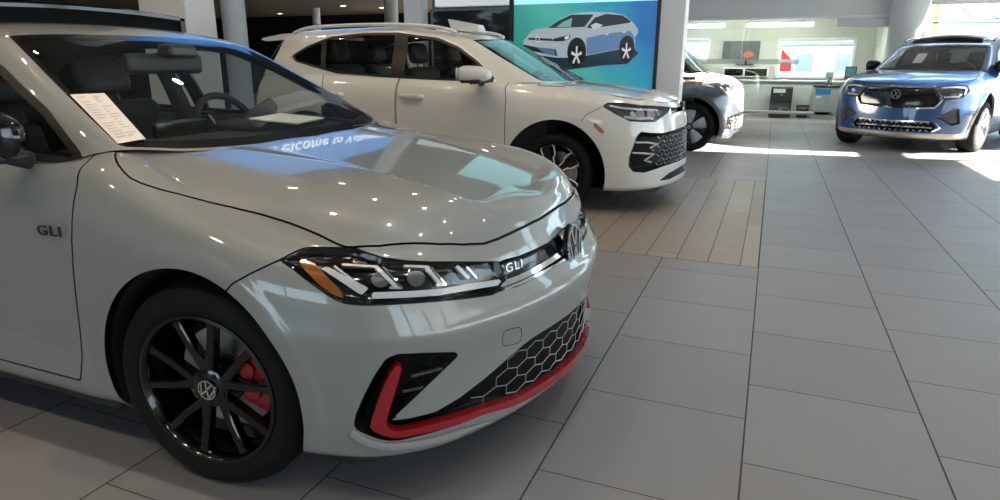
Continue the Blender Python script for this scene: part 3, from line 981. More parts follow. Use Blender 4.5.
        for a, b in (((0.561, -0.765, 0.748), (0.622, -0.769, 0.699)), ((0.669, -0.686, 0.735), (0.707, -0.675, 0.686)), ((0.727, -0.609, 0.72), (0.748, -0.585, 0.683))):
            ribbon('light_guide', [a, b], .0050, M['lamp_white'], .008)
        for a, b in (((0.577, -0.756, 0.747), (0.634, -0.76, 0.695)), ((0.679, -0.676, 0.733), (0.716, -0.662, 0.683)), ((0.741, -0.581, 0.714), (0.76, -0.557, 0.676))):
            ribbon('light_guide', [a, b], .0022, M['chrome'], .008)
        for a, b in (((0.480, -0.800, 0.755), (0.562, -0.765, 0.749)), ((0.622, -0.72, 0.745), (0.673, -0.682, 0.737)), ((0.612, -0.777, 0.697), (0.634, -0.76, 0.694)), ((.70, -.68, .685), (.716, -.662, .683))):
            ribbon('reflector_trim', [a, b], .0035, M['brushed'], .009)
        # projector bowls
        for c, r in (((.585, -.78, .722), .026), ((.655, -.715, .712), .026)):
            rr = np.linalg.norm(h.v * [1, -1 if h.v[:, 1].mean() > 0 else 1, 1] - np.array(c), axis=1) - r
            a, _ = split(h, rr)
            if len(a.f): put('projector', a.off(-.014), M['lamp_grey'], ho)
    # upper grille
    sg_ = cut_axis(gr, P_GRILLE, AXF)
    go = put('grille', recess(gr, sg_, .016, .010), M['gloss_black'], root)
    for nm, pts, w, mm in (('chrome_bar', [(0.800, -0.470, 0.633), (0.825, -0.392, 0.632), (0.845, -0.3, 0.633), (0.862, -0.174, 0.635), (0.868, -0.05, 0.636), (.868, .1, .636)], .0085, M['chrome']),
                           ('chrome_bar', [(0.809, -0.468, 0.619), (0.829, -0.4, 0.617), (0.849, -0.31, 0.617), (0.872, -0.167, 0.613), (0.879, -0.06, 0.612), (.879, .1, .612)], .0042, M['chrome'])):
        a, _ = split_line(gr, pts, AXF, w)
        put(nm, thick(a, .002, .012), mm, go)
    # lettering on the right of the grille
    x1, x2 = Vector((.799, -.441, .674)), Vector((.823, -.351, .670))
    ux = (x2 - x1).normalized(); un = Vector((.93, -.30, .2)); un = (un - un.dot(ux) * ux).normalized(); uy = un.cross(ux)
    c0 = (x1 + x2) / 2 + Vector((0, 0, -.004))
    lt = text_geo('GLI', .037, .006, lambda a, b, c: c0 + ux * a * 1.45 + uy * b - un * (.006 - c), bold=.0002, space=1.2)
    lt.build('grille_badge', M['brushed'], go)
    # round emblem
    ec = Vector((.879, 0, .636)); en = Vector((1, 0, .12)).normalized(); eu = Vector((0, 1, 0)); ew = en.cross(eu)
    f = lambda a, b, c: ec + eu * a + ew * b + en * c
    bg = Geo()
    pr_ = [(0, .006), (.072, .005), (.081, .002), (.083, -.012)]
    vv = []; ff = []
    for i in range(48):
        an = 2 * PI * i / 48
        for r, h_ in pr_: vv.append(f(r * math.cos(an), r * math.sin(an), h_))
    for i in range(48):
        for j in range(3): ff.append((i * 4 + j, i * 4 + j + 1, ((i + 1) % 48) * 4 + j + 1, ((i + 1) % 48) * 4 + j))
    bg.add(vv, ff)
    eo = bg.build('emblem', M['gloss_black'], go)
    vw_emblem(Geo(), .080, lambda a, b, c: f(a, b, c + .004), .005).build('emblem_mark', M['chrome'], eo)
    # lower mouth: dark recess, honeycomb, red strip
    sl_ = cut_axis(low, P_LOWER, AXF)
    rec = recess(low, sl_, .040, .016)
    mid, sides = split(rec, np.maximum(ay(rec) - .66, -1))
    lo = put('lower_grille', mid, M['mouth_black'], root)
    intakes = []
    for h in lr(sides): intakes.append(put('air_intake', h, M['mouth_black'], root))
    lb = low.bvh()
    def cell(y, z, sgn):
        return Vector((1.2, y * sgn, z))
    hx = []
    aw, ah = .092, .056
    mid_low = [(q[1], q[2]) for q in P_LOWER]
    inner = [(-.60, .30), (-.47, .40), (-.36, .415), (-.15, .42), (.15, .42), (.36, .415), (.47, .40), (.60, .30), (.60, .285), (.45, .262), (.25, .255), (-.25, .255), (-.45, .262), (-.60, .285)]
    seg = set()
    hg = Geo()
    for r in range(-1, 9):
        for c in range(-12, 13):
            cy = c * aw * 1.0 + (aw / 2 if r % 2 else 0); cz = .245 + r * ah * .76
            pts = [(cy, cz + ah / 2), (cy + aw / 2, cz + ah / 4), (cy + aw / 2, cz - ah / 4), (cy, cz - ah / 2), (cy - aw / 2, cz - ah / 4), (cy - aw / 2, cz + ah / 4)]
            for i in range(6):
                a, b = pts[i], pts[(i + 1) % 6]
                key = tuple(sorted((tuple(np.round(a, 4)), tuple(np.round(b, 4)))))
                if key in seg: continue
                md = np.array([[(a[0] + b[0]) / 2, (a[1] + b[1]) / 2]])
                if sdpoly(md, inner)[0] > -.004: continue
                seg.add(key)
                P3 = []
                for q in (a, b):
                    h = lb.ray_cast(Vector((1.3, q[0], q[1])), Vector((-1, 0, 0)))
                    if h[0] is None: break
                    P3.append(h[0] + Vector((-.012, 0, 0)))
                if len(P3) == 2: hg.tube(P3, .0014, 5)
    hg.build('honeycomb_mesh', M['brushed'], lo)
    rd, _ = split(low, cut_axis(low, P_RED, AXF, k=1))
    put('red_trim', thick(rd, .009, .02), M['red_trim'], root)
    # slats inside the intakes
    for it, sgn in zip(intakes, (1, -1)):
        for a, b in (((.655, -.765, .445), (.715, -.70, .450)), ((.632, -.775, .40), (.675, -.735, .402))):
            g = Geo().tube([(a[0], -sgn * a[1], a[2]), (b[0], -sgn * b[1], b[2])], .006, 8)
            g.build('slat', M['satin_black'], it)
    # body coloured blade under each intake
    for sg in (-1, 1):
        pts = [(.505, -.846, .285), (.535, -.838, .262), (.570, -.820, .243), (.622, -.786, .232), (.696, -.715, .228), (.741, -.650, .228), (.790, -.545, .214)]
        g = Geo().tube(chaikin([(x_, sg * abs(y_), z_) for x_, y_, z_ in pts], 2, False), [.004] + [.014] * 13 + [.013] * 8 + [.010, .008, .007, .005, .003, .002], 10)
        g.build('bumper_blade', paint, root)
    # underside, lip, wheel wells
    g = Geo()
    g.prism([(.74, -.45), (.79, -.25), (.81, 0), (.79, .25), (.74, .45), (.62, .66), (.47, .79), (-3.3, .79), (-3.6, .5), (-3.6, -.5), (-3.3, -.79), (.47, -.79), (.62, -.66)], .035, 'z', (0, 0, .135))
    g.build('underbody', M['matte_black'], root)
    for sg in (-1, 1):
        g = Geo().rbox((-2.28, sg * .828 - .022, .150), (-.40, sg * .828 + .022, .200), .012)
        g.build('sill_trim', M['satin_black'], root)
    for cx in (.012, -2.686): arch_liner(root, cx, .335, .374, .872, .52, M['liner'])
    # greenhouse
    ws = np.maximum.reduce([np.abs(green.a[:, 0]) - 2.86, green.a[:, 1] - 2.96, .10 - green.a[:, 1]])
    wsg, green = split(green, ws)
    inner, frit = split(wsg, np.maximum.reduce([np.abs(wsg.a[:, 0]) - 2.74, wsg.a[:, 1] - 2.84, .42 - wsg.a[:, 1]]))
    put('windshield', inner, M['windshield_glass'], root)
    put('windshield_border', frit, M['gloss_black'], root)
    rwf = np.maximum.reduce([9.4 - np.abs(green.a[:, 0]), green.a[:, 1] - 2.9, 1.05 - green.a[:, 1]])
    rw, green = split(green, rwf)
    put('rear_window', rw, M['dark_glass'], root)
    DLO = [(-.525, .965), (-.70, 1.085), (-.98, 1.222), (-1.22, 1.305), (-1.5, 1.328), (-1.9, 1.333), (-2.25, 1.305), (-2.55, 1.24), (-2.80, 1.13), (-2.74, 1.055), (-2.6, 1.03), (-2.0, 1.012), (-1.0, .985)]
    green = window_band(root, green, DLO, [(-1.66, -1.56, .12), (-2.42, -2.36, .25)], [M['side_glass'], M['side_glass'], M['dark_glass']])
    # roof: sliding panel of dark glass, raised at the front
    put('roof', green, paint, root)
    lin = green.off(-.022); put('headliner', Srf(lin.v, lin.f[:, ::-1], lin.a, -lin.n), M['cabin'], root)
    g = Geo()
    yy = [-.50 + i * .05 for i in range(21)]
    def rz(y, d): return 1.432 - .07 * y * y + d
    v = []
    for xx, d in ((-1.36, .055), (-1.40, .066), (-1.75, .066), (-2.15, .045)):
        for y in yy: v.append((xx - .12 * y * y * 0, y, rz(y, d)))
    n = len(yy); ff = [(i * n + j, i * n + j + 1, (i + 1) * n + j + 1, (i + 1) * n + j) for i in range(3) for j in range(n - 1)]
    k = len(v)
    v2 = [(p[0], p[1], p[2] - .014) for p in v]
    fb = [tuple(k + i for i in q[::-1]) for q in ff]
    rim = [j for j in range(n)] + [i * n + n - 1 for i in range(1, 4)] + [3 * n + j for j in range(n - 2, -1, -1)] + [i * n for i in range(2, 0, -1)]
    fs = [(rim[i], rim[(i + 1) % len(rim)], k + rim[(i + 1) % len(rim)], k + rim[i]) for i in range(len(rim))]
    g.add(v + v2, ff + fb + fs)
    so = g.build('sunroof_panel', M['gloss_black'], root)
    g = Geo()
    v = []
    for y in yy: v += [(-1.365, y, rz(y, -.055)), (-1.375, y, rz(y, .052)), (-1.395, y, rz(y, .052)), (-1.40, y, rz(y, -.055))]
    ff = [(i * 4 + j, i * 4 + j + 1, i * 4 + j + 5, i * 4 + j + 4) for i in range(n - 1) for j in range(3)] + [(0, 1, 2, 3), tuple(range(4 * n - 4, 4 * n))[::-1]]
    g.add(v, ff); g.build('wind_deflector', M['void_black'], so)
    for sg in (-1, 1):
        g = Geo().prism([(-1.36, rz(.5, -.05)), (-1.36, rz(.5, .055)), (-2.15, rz(.5, .032)), (-2.15, rz(.5, -.05))], .03, 'y', (0, sg * .49 - .015, 0))
        # prism on y uses (x, z)
        g.build('sunroof_rail', M['satin_black'], so)
    # shut lines, cowl, wipers
    put('panel_gap', join(gaps), M['liner'], root)
    g = Geo()
    cv = []
    for i in range(25):
        y = -.70 + 1.40 * i / 24
        xf = -.225 - .17 * (abs(y) / .7) ** 2.2
        z = .972 + .012 * (abs(y) / .7) ** 2
        cv += [(xf + .015, y, z - .012), (xf - .07, y, z + .012)]
    g.add(cv, [(2 * i, 2 * i + 2, 2 * i + 3, 2 * i + 1) for i in range(24)])
    g.build('cowl_panel', M['matte_black'], root)
    for (a, b, c) in (((-.255, -.10, .968), (-.29, -.35, .985), (-.385, -.63, 1.008)), ((-.27, .50, .975), (-.24, .20, .978), (-.235, -.12, .975))):
        g = Geo().tube([a, b, c], [.010, .008, .006], 8)
        g.tube([Vector(b) + Vector((-.012, .02, .004)), Vector(c) + Vector((-.008, 0, .004))], .006, 6)
        g.build('wiper', M['matte_black'], root)
    # badge on the front door
    lt = text_geo('GLI', .060, .004, lambda a, b, c: Vector((-.502 + a * 1.12, -.9035 - c, .763 + b * .72 + a * .03)), bold=.001, space=1.2)
    lt.build('door_badge', M['satin_black'], root)
    # mirrors and their sail panels
    for sg in (-1, 1):
        door_mirror(root, (-.70, sg * .84, .955) if sg < 0 else (-.74, .80, .90), sg, M['gloss_black'], M['satin_black'], M['mirror'], (.19, .11, .15) if sg < 0 else (.16, .08, .12), .02)
    # cabin
    tub(root, -3.0, -.42, .80, .20, .90, M['cabin'])
    g = Geo()
    g.prism([(-.30, .60), (-.30, .945), (-.36, .955), (-.75, .965), (-.86, .93), (-.90, .80), (-.80, .60)], 1.36, 'y', (0, -.68, 0))
    do = g.build('dashboard', M['cabin'], root, angle=50)
    g = Geo().rbox((-.84, -.62 + .72, .95), (-.60, .62, 1.005), .03); g.build('instrument_hood', M['cabin'], do)
    g = Geo().rbox((-.90, -.17, .86), (-.86, .10, 1.02), .01); g.build('center_screen', M['gloss_black'], do)
    for yv in (-.37, .37): seat(root, -1.62, yv, .36, M['leather'])
    g = Geo().rbox((-2.70, -.62, .36), (-2.20, .62, .54), .06); g.rbox((-2.82, -.62, .50), (-2.66, .62, 1.02), .06)
    ro = g.build('rear_seat', M['leather'], root)
    for yv in (-.4, 0, .4):
        Geo().rbox((-2.80, yv - .13, 1.0), (-2.70, yv + .13, 1.16), .045).build('headrest', M['leather'], ro)
    steering_wheel(root, (-1.00, .37, .93), M['cabin'])
    g = Geo().rbox((-.985, -.20, 1.205), (-.940, .19, 1.290), .035); g.tube([(-.955, 0, 1.30), (-.90, 0, 1.325)], .014, 8)
    g.rbox((-.93, -.07, 1.27), (-.84, .07, 1.33), .02)
    mo = g.build('rearview_mirror', M['satin_black'], root)
    for sg in (-1, 1):
        Geo().tube([(-1.60, sg * .68, .9), (-1.65, sg * .62, 1.15), (-1.68, sg * .57, 1.30)], [.05, .045, .04], 10).build('pillar_trim', M['cabin'], root)
    # wheels
    Wm = dict(rim=M['gloss_black'], tire=M['tire'], disc=M['disc'], black=M['liner'], caliper=M['red_caliper'], cap=M['gloss_black'], chrome=M['chrome'])
    wh = make_wheel(root, .324, .234, .225, saloon_spokes, Wm, capr=.034, capa=-.35)
    place_wheels(wh, root, [(.012, -.772, .324, .09), (.012, .772, .324, .09), (-2.686, -.772, .324, 0), (-2.686, .772, .324, 0)])
    # sheet of paper inside the windshield corner
    P = [(-.662, -.640, 1.120), (-.628, -.545, 1.128), (-.385, -.615, 1.000), (-.425, -.700, .995)]
    return root
# ------------------------------------------------------------------ the three cars further back
def _fill(low, ups):
    return low + ups
TIG = dict(
    nose=[(.84, .19), (.95, .22), (.965, .32), (.96, .45), (.95, .60), (.94, .72), (.92, .82), (.885, .89), (.84, .93)],
    tail=[(-3.25, .30), (-3.38, .34), (-3.42, .42), (-3.44, .55), (-3.44, .70), (-3.42, .82), (-3.40, .93), (-3.38, 1.03), (-3.36, 1.10)],
    sec=[(.45, [(.82, .20), (.865, .23), (.885, .33), (.90, .46), (.905, .60), (.90, .72), (.885, .84), (.85, .93), (.78, 1.00)]),
         (.05, [(.83, .19), (.88, .23), (.895, .33), (.91, .47), (.915, .62), (.912, .76), (.90, .88), (.86, .985), (.765, 1.06)]),
         (-.25, [(.835, .19), (.882, .23), (.897, .33), (.912, .47), (.918, .63), (.915, .77), (.90, .91), (.84, 1.02), (.70, 1.095)]),
         (-.55, [(.84, .19), (.885, .24), (.90, .34), (.914, .48), (.92, .64), (.918, .79), (.907, .93), (.865, 1.03), (.80, 1.090)]),
         (-1.0, [(.84, .19), (.885, .24), (.90, .34), (.914, .48), (.92, .64), (.918, .79), (.907, .94), (.87, 1.04), (.815, 1.10)]),
         (-1.6, [(.84, .19), (.885, .24), (.90, .34), (.914, .48), (.92, .64), (.918, .79), (.907, .945), (.872, 1.05), (.82, 1.115)]),
         (-2.2, [(.84, .19), (.885, .24), (.90, .34), (.914, .48), (.92, .65), (.918, .80), (.907, .955), (.872, 1.06), (.82, 1.13)]),
         (-2.62, [(.84, .20), (.885, .25), (.90, .35), (.914, .49), (.92, .66), (.918, .81), (.905, .965), (.868, 1.07), (.815, 1.14)]),
         (-3.05, [(.81, .26), (.86, .30), (.88, .38), (.895, .51), (.90, .67), (.898, .82), (.885, .97), (.85, 1.08), (.80, 1.15)])],
    gl=[.07, .22, .42, .72], gu=[.045, .17, .34, .64],
    cs=[16, 16, 14, 14, 12, 18, 18, 12, 12, 14, 12, 14, 12, 8, 6, 6], rs=[3, 6, 8, 8, 7, 6, 6, 5],
    hoodcol=7, hrs=[4, 7, 7, 6], cowlbow=.02,
    hoodc=[(.65, .985), (.55, 1.005), (.45, 1.022), (.36, 1.036), (.28, 1.048), (.20, 1.060), (.05, 1.075), (-.12, 1.09)],
    gcs=[7, 7, 7, 6, 8, 10, 10, 8, 8, 6, 5, 5], grs=[4, 8, 9, 4, 6, 5],
    green=[
        [(-.12, 0, 1.085), (-.28, 0, 1.17), (-.62, 0, 1.34), (-.93, 0, 1.485), (-1.05, 0, 1.52), (-1.3, 0, 1.565), (-1.6, 0, 1.60)],
        [(-.14, .30, 1.085), (-.30, .295, 1.17), (-.635, .275, 1.338), (-.94, .25, 1.482), (-1.06, .23, 1.517), (-1.32, .14, 1.563), (-1.65, 0, 1.60)],
        [(-.19, .54, 1.09), (-.345, .53, 1.175), (-.66, .49, 1.335), (-.955, .44, 1.475), (-1.075, .41, 1.51), (-1.35, .25, 1.56), (-1.7, 0, 1.602)],
        [(-.25, .70, 1.095), (-.42, .68, 1.18), (-.72, .635, 1.33), (-.99, .58, 1.465), (-1.10, .55, 1.50), (-1.42, .32, 1.558), (-1.8, 0, 1.605)],
        [(-.55, .80, 1.09), (-.64, .765, 1.16), (-.88, .69, 1.33), (-1.14, .615, 1.475), (-1.22, .575, 1.52), (-1.5, .33, 1.57), (-1.9, 0, 1.607)],
        [(-1.0, .815, 1.10), (-1.03, .79, 1.18), (-1.15, .715, 1.34), (-1.36, .635, 1.50), (-1.42, .585, 1.54), (-1.6, .33, 1.585), (-2.0, 0, 1.61)],
        [(-1.6, .82, 1.115), (-1.6, .80, 1.19), (-1.62, .725, 1.36), (-1.66, .645, 1.53), (-1.7, .59, 1.57), (-1.8, .33, 1.60), (-2.1, 0, 1.61)],
        [(-2.2, .82, 1.13), (-2.2, .80, 1.20), (-2.2, .73, 1.36), (-2.2, .65, 1.53), (-2.2, .59, 1.57), (-2.2, .33, 1.595), (-2.25, 0, 1.605)],
        [(-2.62, .815, 1.14), (-2.62, .795, 1.21), (-2.62, .73, 1.36), (-2.6, .65, 1.52), (-2.6, .59, 1.56), (-2.58, .33, 1.585), (-2.58, 0, 1.595)],
        [(-3.05, .80, 1.15), (-3.05, .775, 1.22), (-3.02, .71, 1.36), (-2.98, .64, 1.50), (-2.95, .58, 1.545), (-2.92, .33, 1.57), (-2.90, 0, 1.582)],
        [(-3.30, .74, 1.12), (-3.28, .70, 1.21), (-3.20, .65, 1.36), (-3.12, .58, 1.485), (-3.07, .53, 1.53), (-3.02, .30, 1.558), (-2.98, 0, 1.576)],
        [(-3.36, .53, 1.105), (-3.34, .50, 1.21), (-3.25, .46, 1.36), (-3.16, .40, 1.49), (-3.11, .36, 1.535), (-3.06, .20, 1.56), (-3.02, 0, 1.572)],
        [(-3.37, 0, 1.10), (-3.35, 0, 1.21), (-3.27, 0, 1.36), (-3.18, 0, 1.495), (-3.14, 0, 1.54), (-3.10, 0, 1.558), (-3.06, 0, 1.569)]])
TIGP = (-1.655, 6.3, 0.0, 0.0)

def scaled(S, fx, fy, fz):
    T = dict(S)
    T['nose'] = [(x * fx, z * fz) for x, z in S['nose']]
    T['tail'] = [(x * fx, z * fz) for x, z in S['tail']]
    T['sec'] = [(x * fx, [(y * fy, z * fz) for y, z in r]) for x, r in S['sec']]
    T['hoodc'] = [(x * fx, z * fz) for x, z in S['hoodc']]
    T['green'] = [[(x * fx, y * fy, z * fz) for x, y, z in c] for c in S['green']]
    return T
ATL = scaled(TIG, 1.13, 1.065, 1.075)
ATL['gl'] = [.09, .28, .52, .82]; ATL['gu'] = [.06, .22, .42, .72]
ATLP = (2.111, 12.276, 0.0, math.radians(-113.7))
_b = scaled(TIG, 1.0, 1.0, 1.0)
def _mv(q, dx, z0, k):           # short nose, tall cabin
    return q
BUZ = dict(TIG)
BUZ['nose'] = [(.74, .20), (.84, .24), (.87, .33), (.875, .46), (.87, .60), (.86, .74), (.845, .87), (.80, .97), (.72, 1.03)]
BUZ['sec'] = [(xx, [(y * 1.03, z * fz) for (y, z), fz in zip(r, (1, 1, 1, 1, 1, 1, 1, 1.0, 1.01))]) for xx, r in zip((.46, .20, -.02, -.35, -1.0, -1.6, -2.2, -2.62, -3.05), [q[1] for q in TIG['sec']])]
BUZ['hoodc'] = [(.62, 1.07), (.58, 1.08), (.54, 1.09), (.50, 1.10), (.47, 1.11), (.44, 1.12), (.40, 1.125), (.36, 1.13)]
BUZ['green'] = []
for i, c in enumerate(TIG['green']):
    n = []
    for j, (x, y, z) in enumerate(c):
        t = min(max((z - 1.09) / .52, 0), 1)
        zz = 1.09 + (z - 1.09) * 1.5 + (.03 if i < 3 and j == 0 else 0)
        xx = x
        if i < 4: xx = (.36, .34, .26, -.02)[i] + (x - c[0][0]) * (.80 if j < 4 else .9)
        elif i == 4: xx = -.35 + (x + .55) * .55
        elif i == 5: xx = -1.0 + (x + 1.0) * .5
        n.append((xx, y * (1.03 + .10 * t), zz))
    BUZ['green'].append(n)
BUZP = (-1.27, 11.0, 0.0, 0.0)
def blade(prof, an, y0, depth, curve=0.0):
    g = Geo(); spoke_ring(g, [(an, prof, y0, depth, curve)]); return g

def tig_spokes(rim, hy):
    out = []
    for k in range(5):
        a = PI / 2 + k * 2 * PI / 5 + .30
        out.append(('spoke', blade([(.03, .03, 0), (.08, .032, 0), (.15, .040, 0), (rim - .004, .060, 0)], a, hy + .006, .03, -.012), MATS['gloss_black']))
        g = Geo()                                   # bright machined edges
        c, s = math.cos(a), math.sin(a)
        P = lambda r, t: (r * c - t * s, hy - .004 - .004 * r / rim, r * s + t * c)
        for sg in (-1, 1):
            g.tube([P(.075, sg * .027), P(.13, sg * .032), P(.150, sg * .055), P(rim - .03, sg * .062), P(rim - .012, sg * .045)], .0062, 6)
        g.tube([P(rim - .010, -.045), P(rim - .006, 0), P(rim - .010, .045)], .0062, 6)
        out.append(('spoke_edge', g, MATS['silver_edge']))
    h = Geo().lathe([(0, hy), (.05, hy), (.064, hy + .006), (.066, hy + .03)], 32)
    out.append(('hub', h, MATS['gloss_black']))
    return out

def atl_spokes(rim, hy):
    out = []
    for k in range(5):
        for sg in (-1, 1):
            a = PI / 2 + k * 2 * PI / 5 + sg * .20
            out.append(('spoke', blade([(.03, .020, -sg * .012), (.09, .016, -sg * .008), (.17, .016, 0), (rim - .004, .026, sg * .012)], a, hy + .006, .03, -.010), MATS['silver']))
    out.append(('hub', Geo().lathe([(0, hy), (.05, hy), (.064, hy + .006), (.066, hy + .03)], 32), MATS['silver']))
    return out

def buz_spokes(rim, hy):
    out = []
    for k in range(5):
        a = PI / 2 + k * 2 * PI / 5
        out.append(('spoke', blade([(.05, .030, 0), (.11, .055, 0), (.17, .075, 0), (rim - .004, .085, 0)], a, hy + .004, .02, -.008), MATS['silver']))
        out.append(('spoke_insert', blade([(.05, .02, 0), (.12, .035, 0), (rim - .006, .075, 0)], a + PI / 5, hy + .014, .02, -.006), MATS['gloss_black']))
    out.append(('hub', Geo().lathe([(0, hy - .002), (.05, hy), (.064, hy + .006), (.066, hy + .03)], 32), MATS['gloss_black']))
    return out

def flip(pts): return [(x, -abs(y), z) for x, y, z in pts]

def build_suv(C):
    M = MATS
    S, (X, Y, Z, rz) = C['spec'], C['pose']
    root = empty('car', (X, Y, Z), rz)
    tag(root, C['label'], 'car')
    paint = C['paint']; low_paint = C.get('lower', paint)
    kx, ky, kz = C.get('k', (1, 1, 1))
    body, green = car_surface(S)
    R = C['R']; ra = C['ra']; rx = C['rx']; cz = C.get('cz', R + .01)
    for cx in (C.get('ax', 0), rx):
        _, body = split(body, np.maximum(np.hypot(body.v[:, 0] - cx, body.v[:, 2] - cz) - ra, .45 * ky - ay(body)))
    gaps = []
    if C.get('clad'):
        f = np.full(len(body.v), 1e3)
        for cx in (C.get('ax', 0), rx):
            f = np.minimum(f, np.maximum(np.hypot(body.v[:, 0] - cx, body.v[:, 2] - cz) - ra - .055, .6 - ay(body)))
        f = np.minimum(f, np.maximum(body.v[:, 2] - C['clad_z'], C.get('clad_x', -9) - 0 * f if False else np.maximum(ay(body) * 0 + body.v[:, 0] - .3, .6 - ay(body))))
        cl, body = split(body, f)
        for h in lr(cl): put('wheel_arch_cladding', thick(h, .006, .02), C['clad'], root)
    if 'hood' in C:
        hd, body = panel(body, cut_axis(body, C['hood'], (.3, -.4, 1)), .004, .012, gaps)
        put('hood', hd, paint, root)
    lamp = None
    if 'head' in C: lamp, body = panel(body, cut_axis(body, C['head'], C['axf']), .003, .004, gaps)
    gr = None
    if 'grille' in C: gr, body = split(body, cut_axis(body, C['grille'], C.get('axg', C['axf'])))
    low, body = split(body, cut_axis(body, C['low'], C.get('axg', C['axf'])))
    low2 = None
    if 'low2' in C: low2, body = split(body, cut_axis(body, C['low2'], C.get('axg', C['axf'])))
    fog = None
    if 'fog' in C: fog, body = split(body, cut_axis(body, C['fog'], C['axf']))
    if 'amber' in C:
        am, body = split(body, cut_axis(body, C['amber'], SIDE))
        for h in lr(am): put('side_marker', thick(h, .003, .01), M['amber'], root)
    doors = []
    for poly in C['doors']:
        d, body = panel(body, cut_side(body, poly, .6), .0035, .012, gaps)
        doors.append(d)
    if 'seam' in C:
        g, body = split_line(body, C['seam'], SIDE, .0025); gaps.append(g.off(-.006))
    if 'skid_z' in C:
        sk, body = split(body, np.maximum(body.v[:, 2] - C['skid_z'], .45 - body.v[:, 0]))
        put('skid_plate', sk, C['skid'], root)
    if 'two_tone' in C:
        up, body = split(body, C['two_tone'](body))
        [put('upper_body', h, paint, root) for h in pieces(up) if len(h.f) > 30]
    sb = C['bump_x'] + (body.v[:, 2] - .7) * .9 - body.v[:, 0]
    bump, body = split(body, sb)
    put('front_bumper', bump, low_paint, root)
    wing, body = split(body, C['doors'][0][0][0] - .01 - body.v[:, 0])
    for h in lr(wing): put('fender', h, low_paint, root)
    rear, body = split(body, body.v[:, 0] - (C['doors'][1][-1][0]))
    put('rear_body', rear, low_paint, root)
    for h in lr(body): put('side_sill', h, low_paint, root)
    for i, d in enumerate(doors):
        if 'two_tone' in C:
            u_, d = split(d, C['two_tone'](d))
        for h in lr(d):
            o = put('door', h, low_paint, root)
            sg = 1 if h.v[:, 1].mean() > 0 else -1
            if 'two_tone' in C:
                hh = [q for q in lr(u_) if len(q.f) and (q.v[:, 1].mean() > 0) == (sg > 0)]
                for q in hh: put('door_upper', q, paint, o)
            cx = h.v[:, 0].min() + .16
            hz = .955 * kz; yb = C['handle_y']
            hg = Geo()
            hg.tube([(cx - .12, sg * (yb - .01), hz), (cx - .09, sg * (yb + .028), hz + .004), (cx + .09, sg * (yb + .028), hz + .004), (cx + .12, sg * (yb - .01), hz)], [.018, .024, .024, .018], 10)
            hg.build('door_handle', C.get('handle', paint), o)
    # lamps
    if lamp is not None:
        for h in lr(lamp):
            ho = put('headlight', recess(h, cut_axis(h, C['head'], C['axf']), .03, .02), M['lamp_grey'], root)
            put('headlight_lens', h.off(-.001), M['clear_lens'], ho)
            for pts, w in C.get('drl', []):
                a, _ = split_line(h, pts, C['axf'], w)
                if len(a.f): put('light_guide', thick(a.off(-.008), .002, .01), M['lamp_white'], ho)
            for c, r in C.get('bowls', []):
                sg = -1 if h.v[:, 1].mean() > 0 else 1
                a, _ = split(h, np.linalg.norm(h.v * [1, sg, 1] - np.array(c), axis=1) - r)
                if len(a.f): put('projector', thick(a.off(-.016), .004, .012), M['chrome'], ho)
    if gr is not None:
        go = put('grille', recess(gr, cut_axis(gr, C['grille'], C.get('axg', C['axf'])), .025, .015), M['gloss_black'], root)
    else: go = root
    for nm, pts, w, mm in C.get('strips', []):
        src = join([q for q in (gr, low, body, bump, fog, low2, lamp) if q is not None and len(q.f)])
        a, _ = split_line(src, pts, C.get('axg', C['axf']), w)
        for h in (pieces(weld(a)) if len(a.f) else []):
            if len(h.f) > 12: put(nm, thick(h, .006, .012), mm, root)
    lo = put('lower_grille', recess(low, cut_axis(low, C['low'], C.get('axg', C['axf'])), .045, .025), M['mouth_black'], root)
    if low2 is not None: put('lower_intake', recess(low2, cut_axis(low2, C['low2'], C.get('axg', C['axf'])), .03, .015), M['mouth_black'], root)
    if fog is not None:
        for h in lr(fog): put('air_intake', recess(h, cut_axis(h, C['fog'], C['axf']), .03, .02), M['satin_black'], root)
    # bright mesh of short slanted pieces on the black mouth
    if 'mesh' in C:
        bv = low.bvh(); g = Geo()
        dy, dz, y0, y1, z0, z1, ln, r, jit = C['mesh']
        ny = int((y1 - y0) / dy); nz = int((z1 - z0) / dz)
        for j in range(nz + 1):
            for i in range(-ny, ny + 1):
                y = (i + (.5 if j % 2 else 0)) * dy; z = z0 + j * dz
                if abs(y) > y1: continue
                pp = []
                sl = 1 if (i + j) % 2 else -1
                for t in (-.5, .5):
                    h = bv.ray_cast(Vector((2, y + t * ln * sl, z + t * ln * .7)), Vector((-1, 0, 0)))
                    if h[0] is None: break
                    pp.append(h[0] + Vector((-.008, 0, 0)))
                if len(pp) == 2 and (pp[0] - pp[1]).length < ln * 2.2: g.tube(pp, r, 5)
        if g.v: g.build('grille_mesh', M['brushed'], lo)
    for pts in C.get('blades', []):
        for sg in (-1, 1):
            g = Geo().tube([(x, -sg * y, z) for x, y, z in pts], .008, 8)
            g.build('light_blade', M['lamp_white'], lo)
    if 'emblem' in C:
        ec, er = C['emblem']; ec = Vector(ec); en = Vector((1, 0, .08)).normalized(); eu = Vector((0, 1, 0)); ew = en.cross(eu)
        f = lambda a, b, c: ec + eu * a + ew * b + en * c
        bg = Geo().lathe([(0, .004), (er * .97, .003), (er, -.03)], 36, 'x', tuple(ec))
        eo = bg.build('emblem', M['gloss_black'], root)
        vw_emblem(Geo(), er * .97, lambda a, b, c: f(a, b, c + .004), .006).build('emblem_mark', M['chrome'], eo)
    # cabin glass
    if 'apillar' in C: pa = C['apillar']
    else: pa = 2.86
    wsg, green = split(green, np.maximum.reduce([np.abs(green.a[:, 0]) - pa, green.a[:, 1] - 2.96, .10 - green.a[:, 1]]))
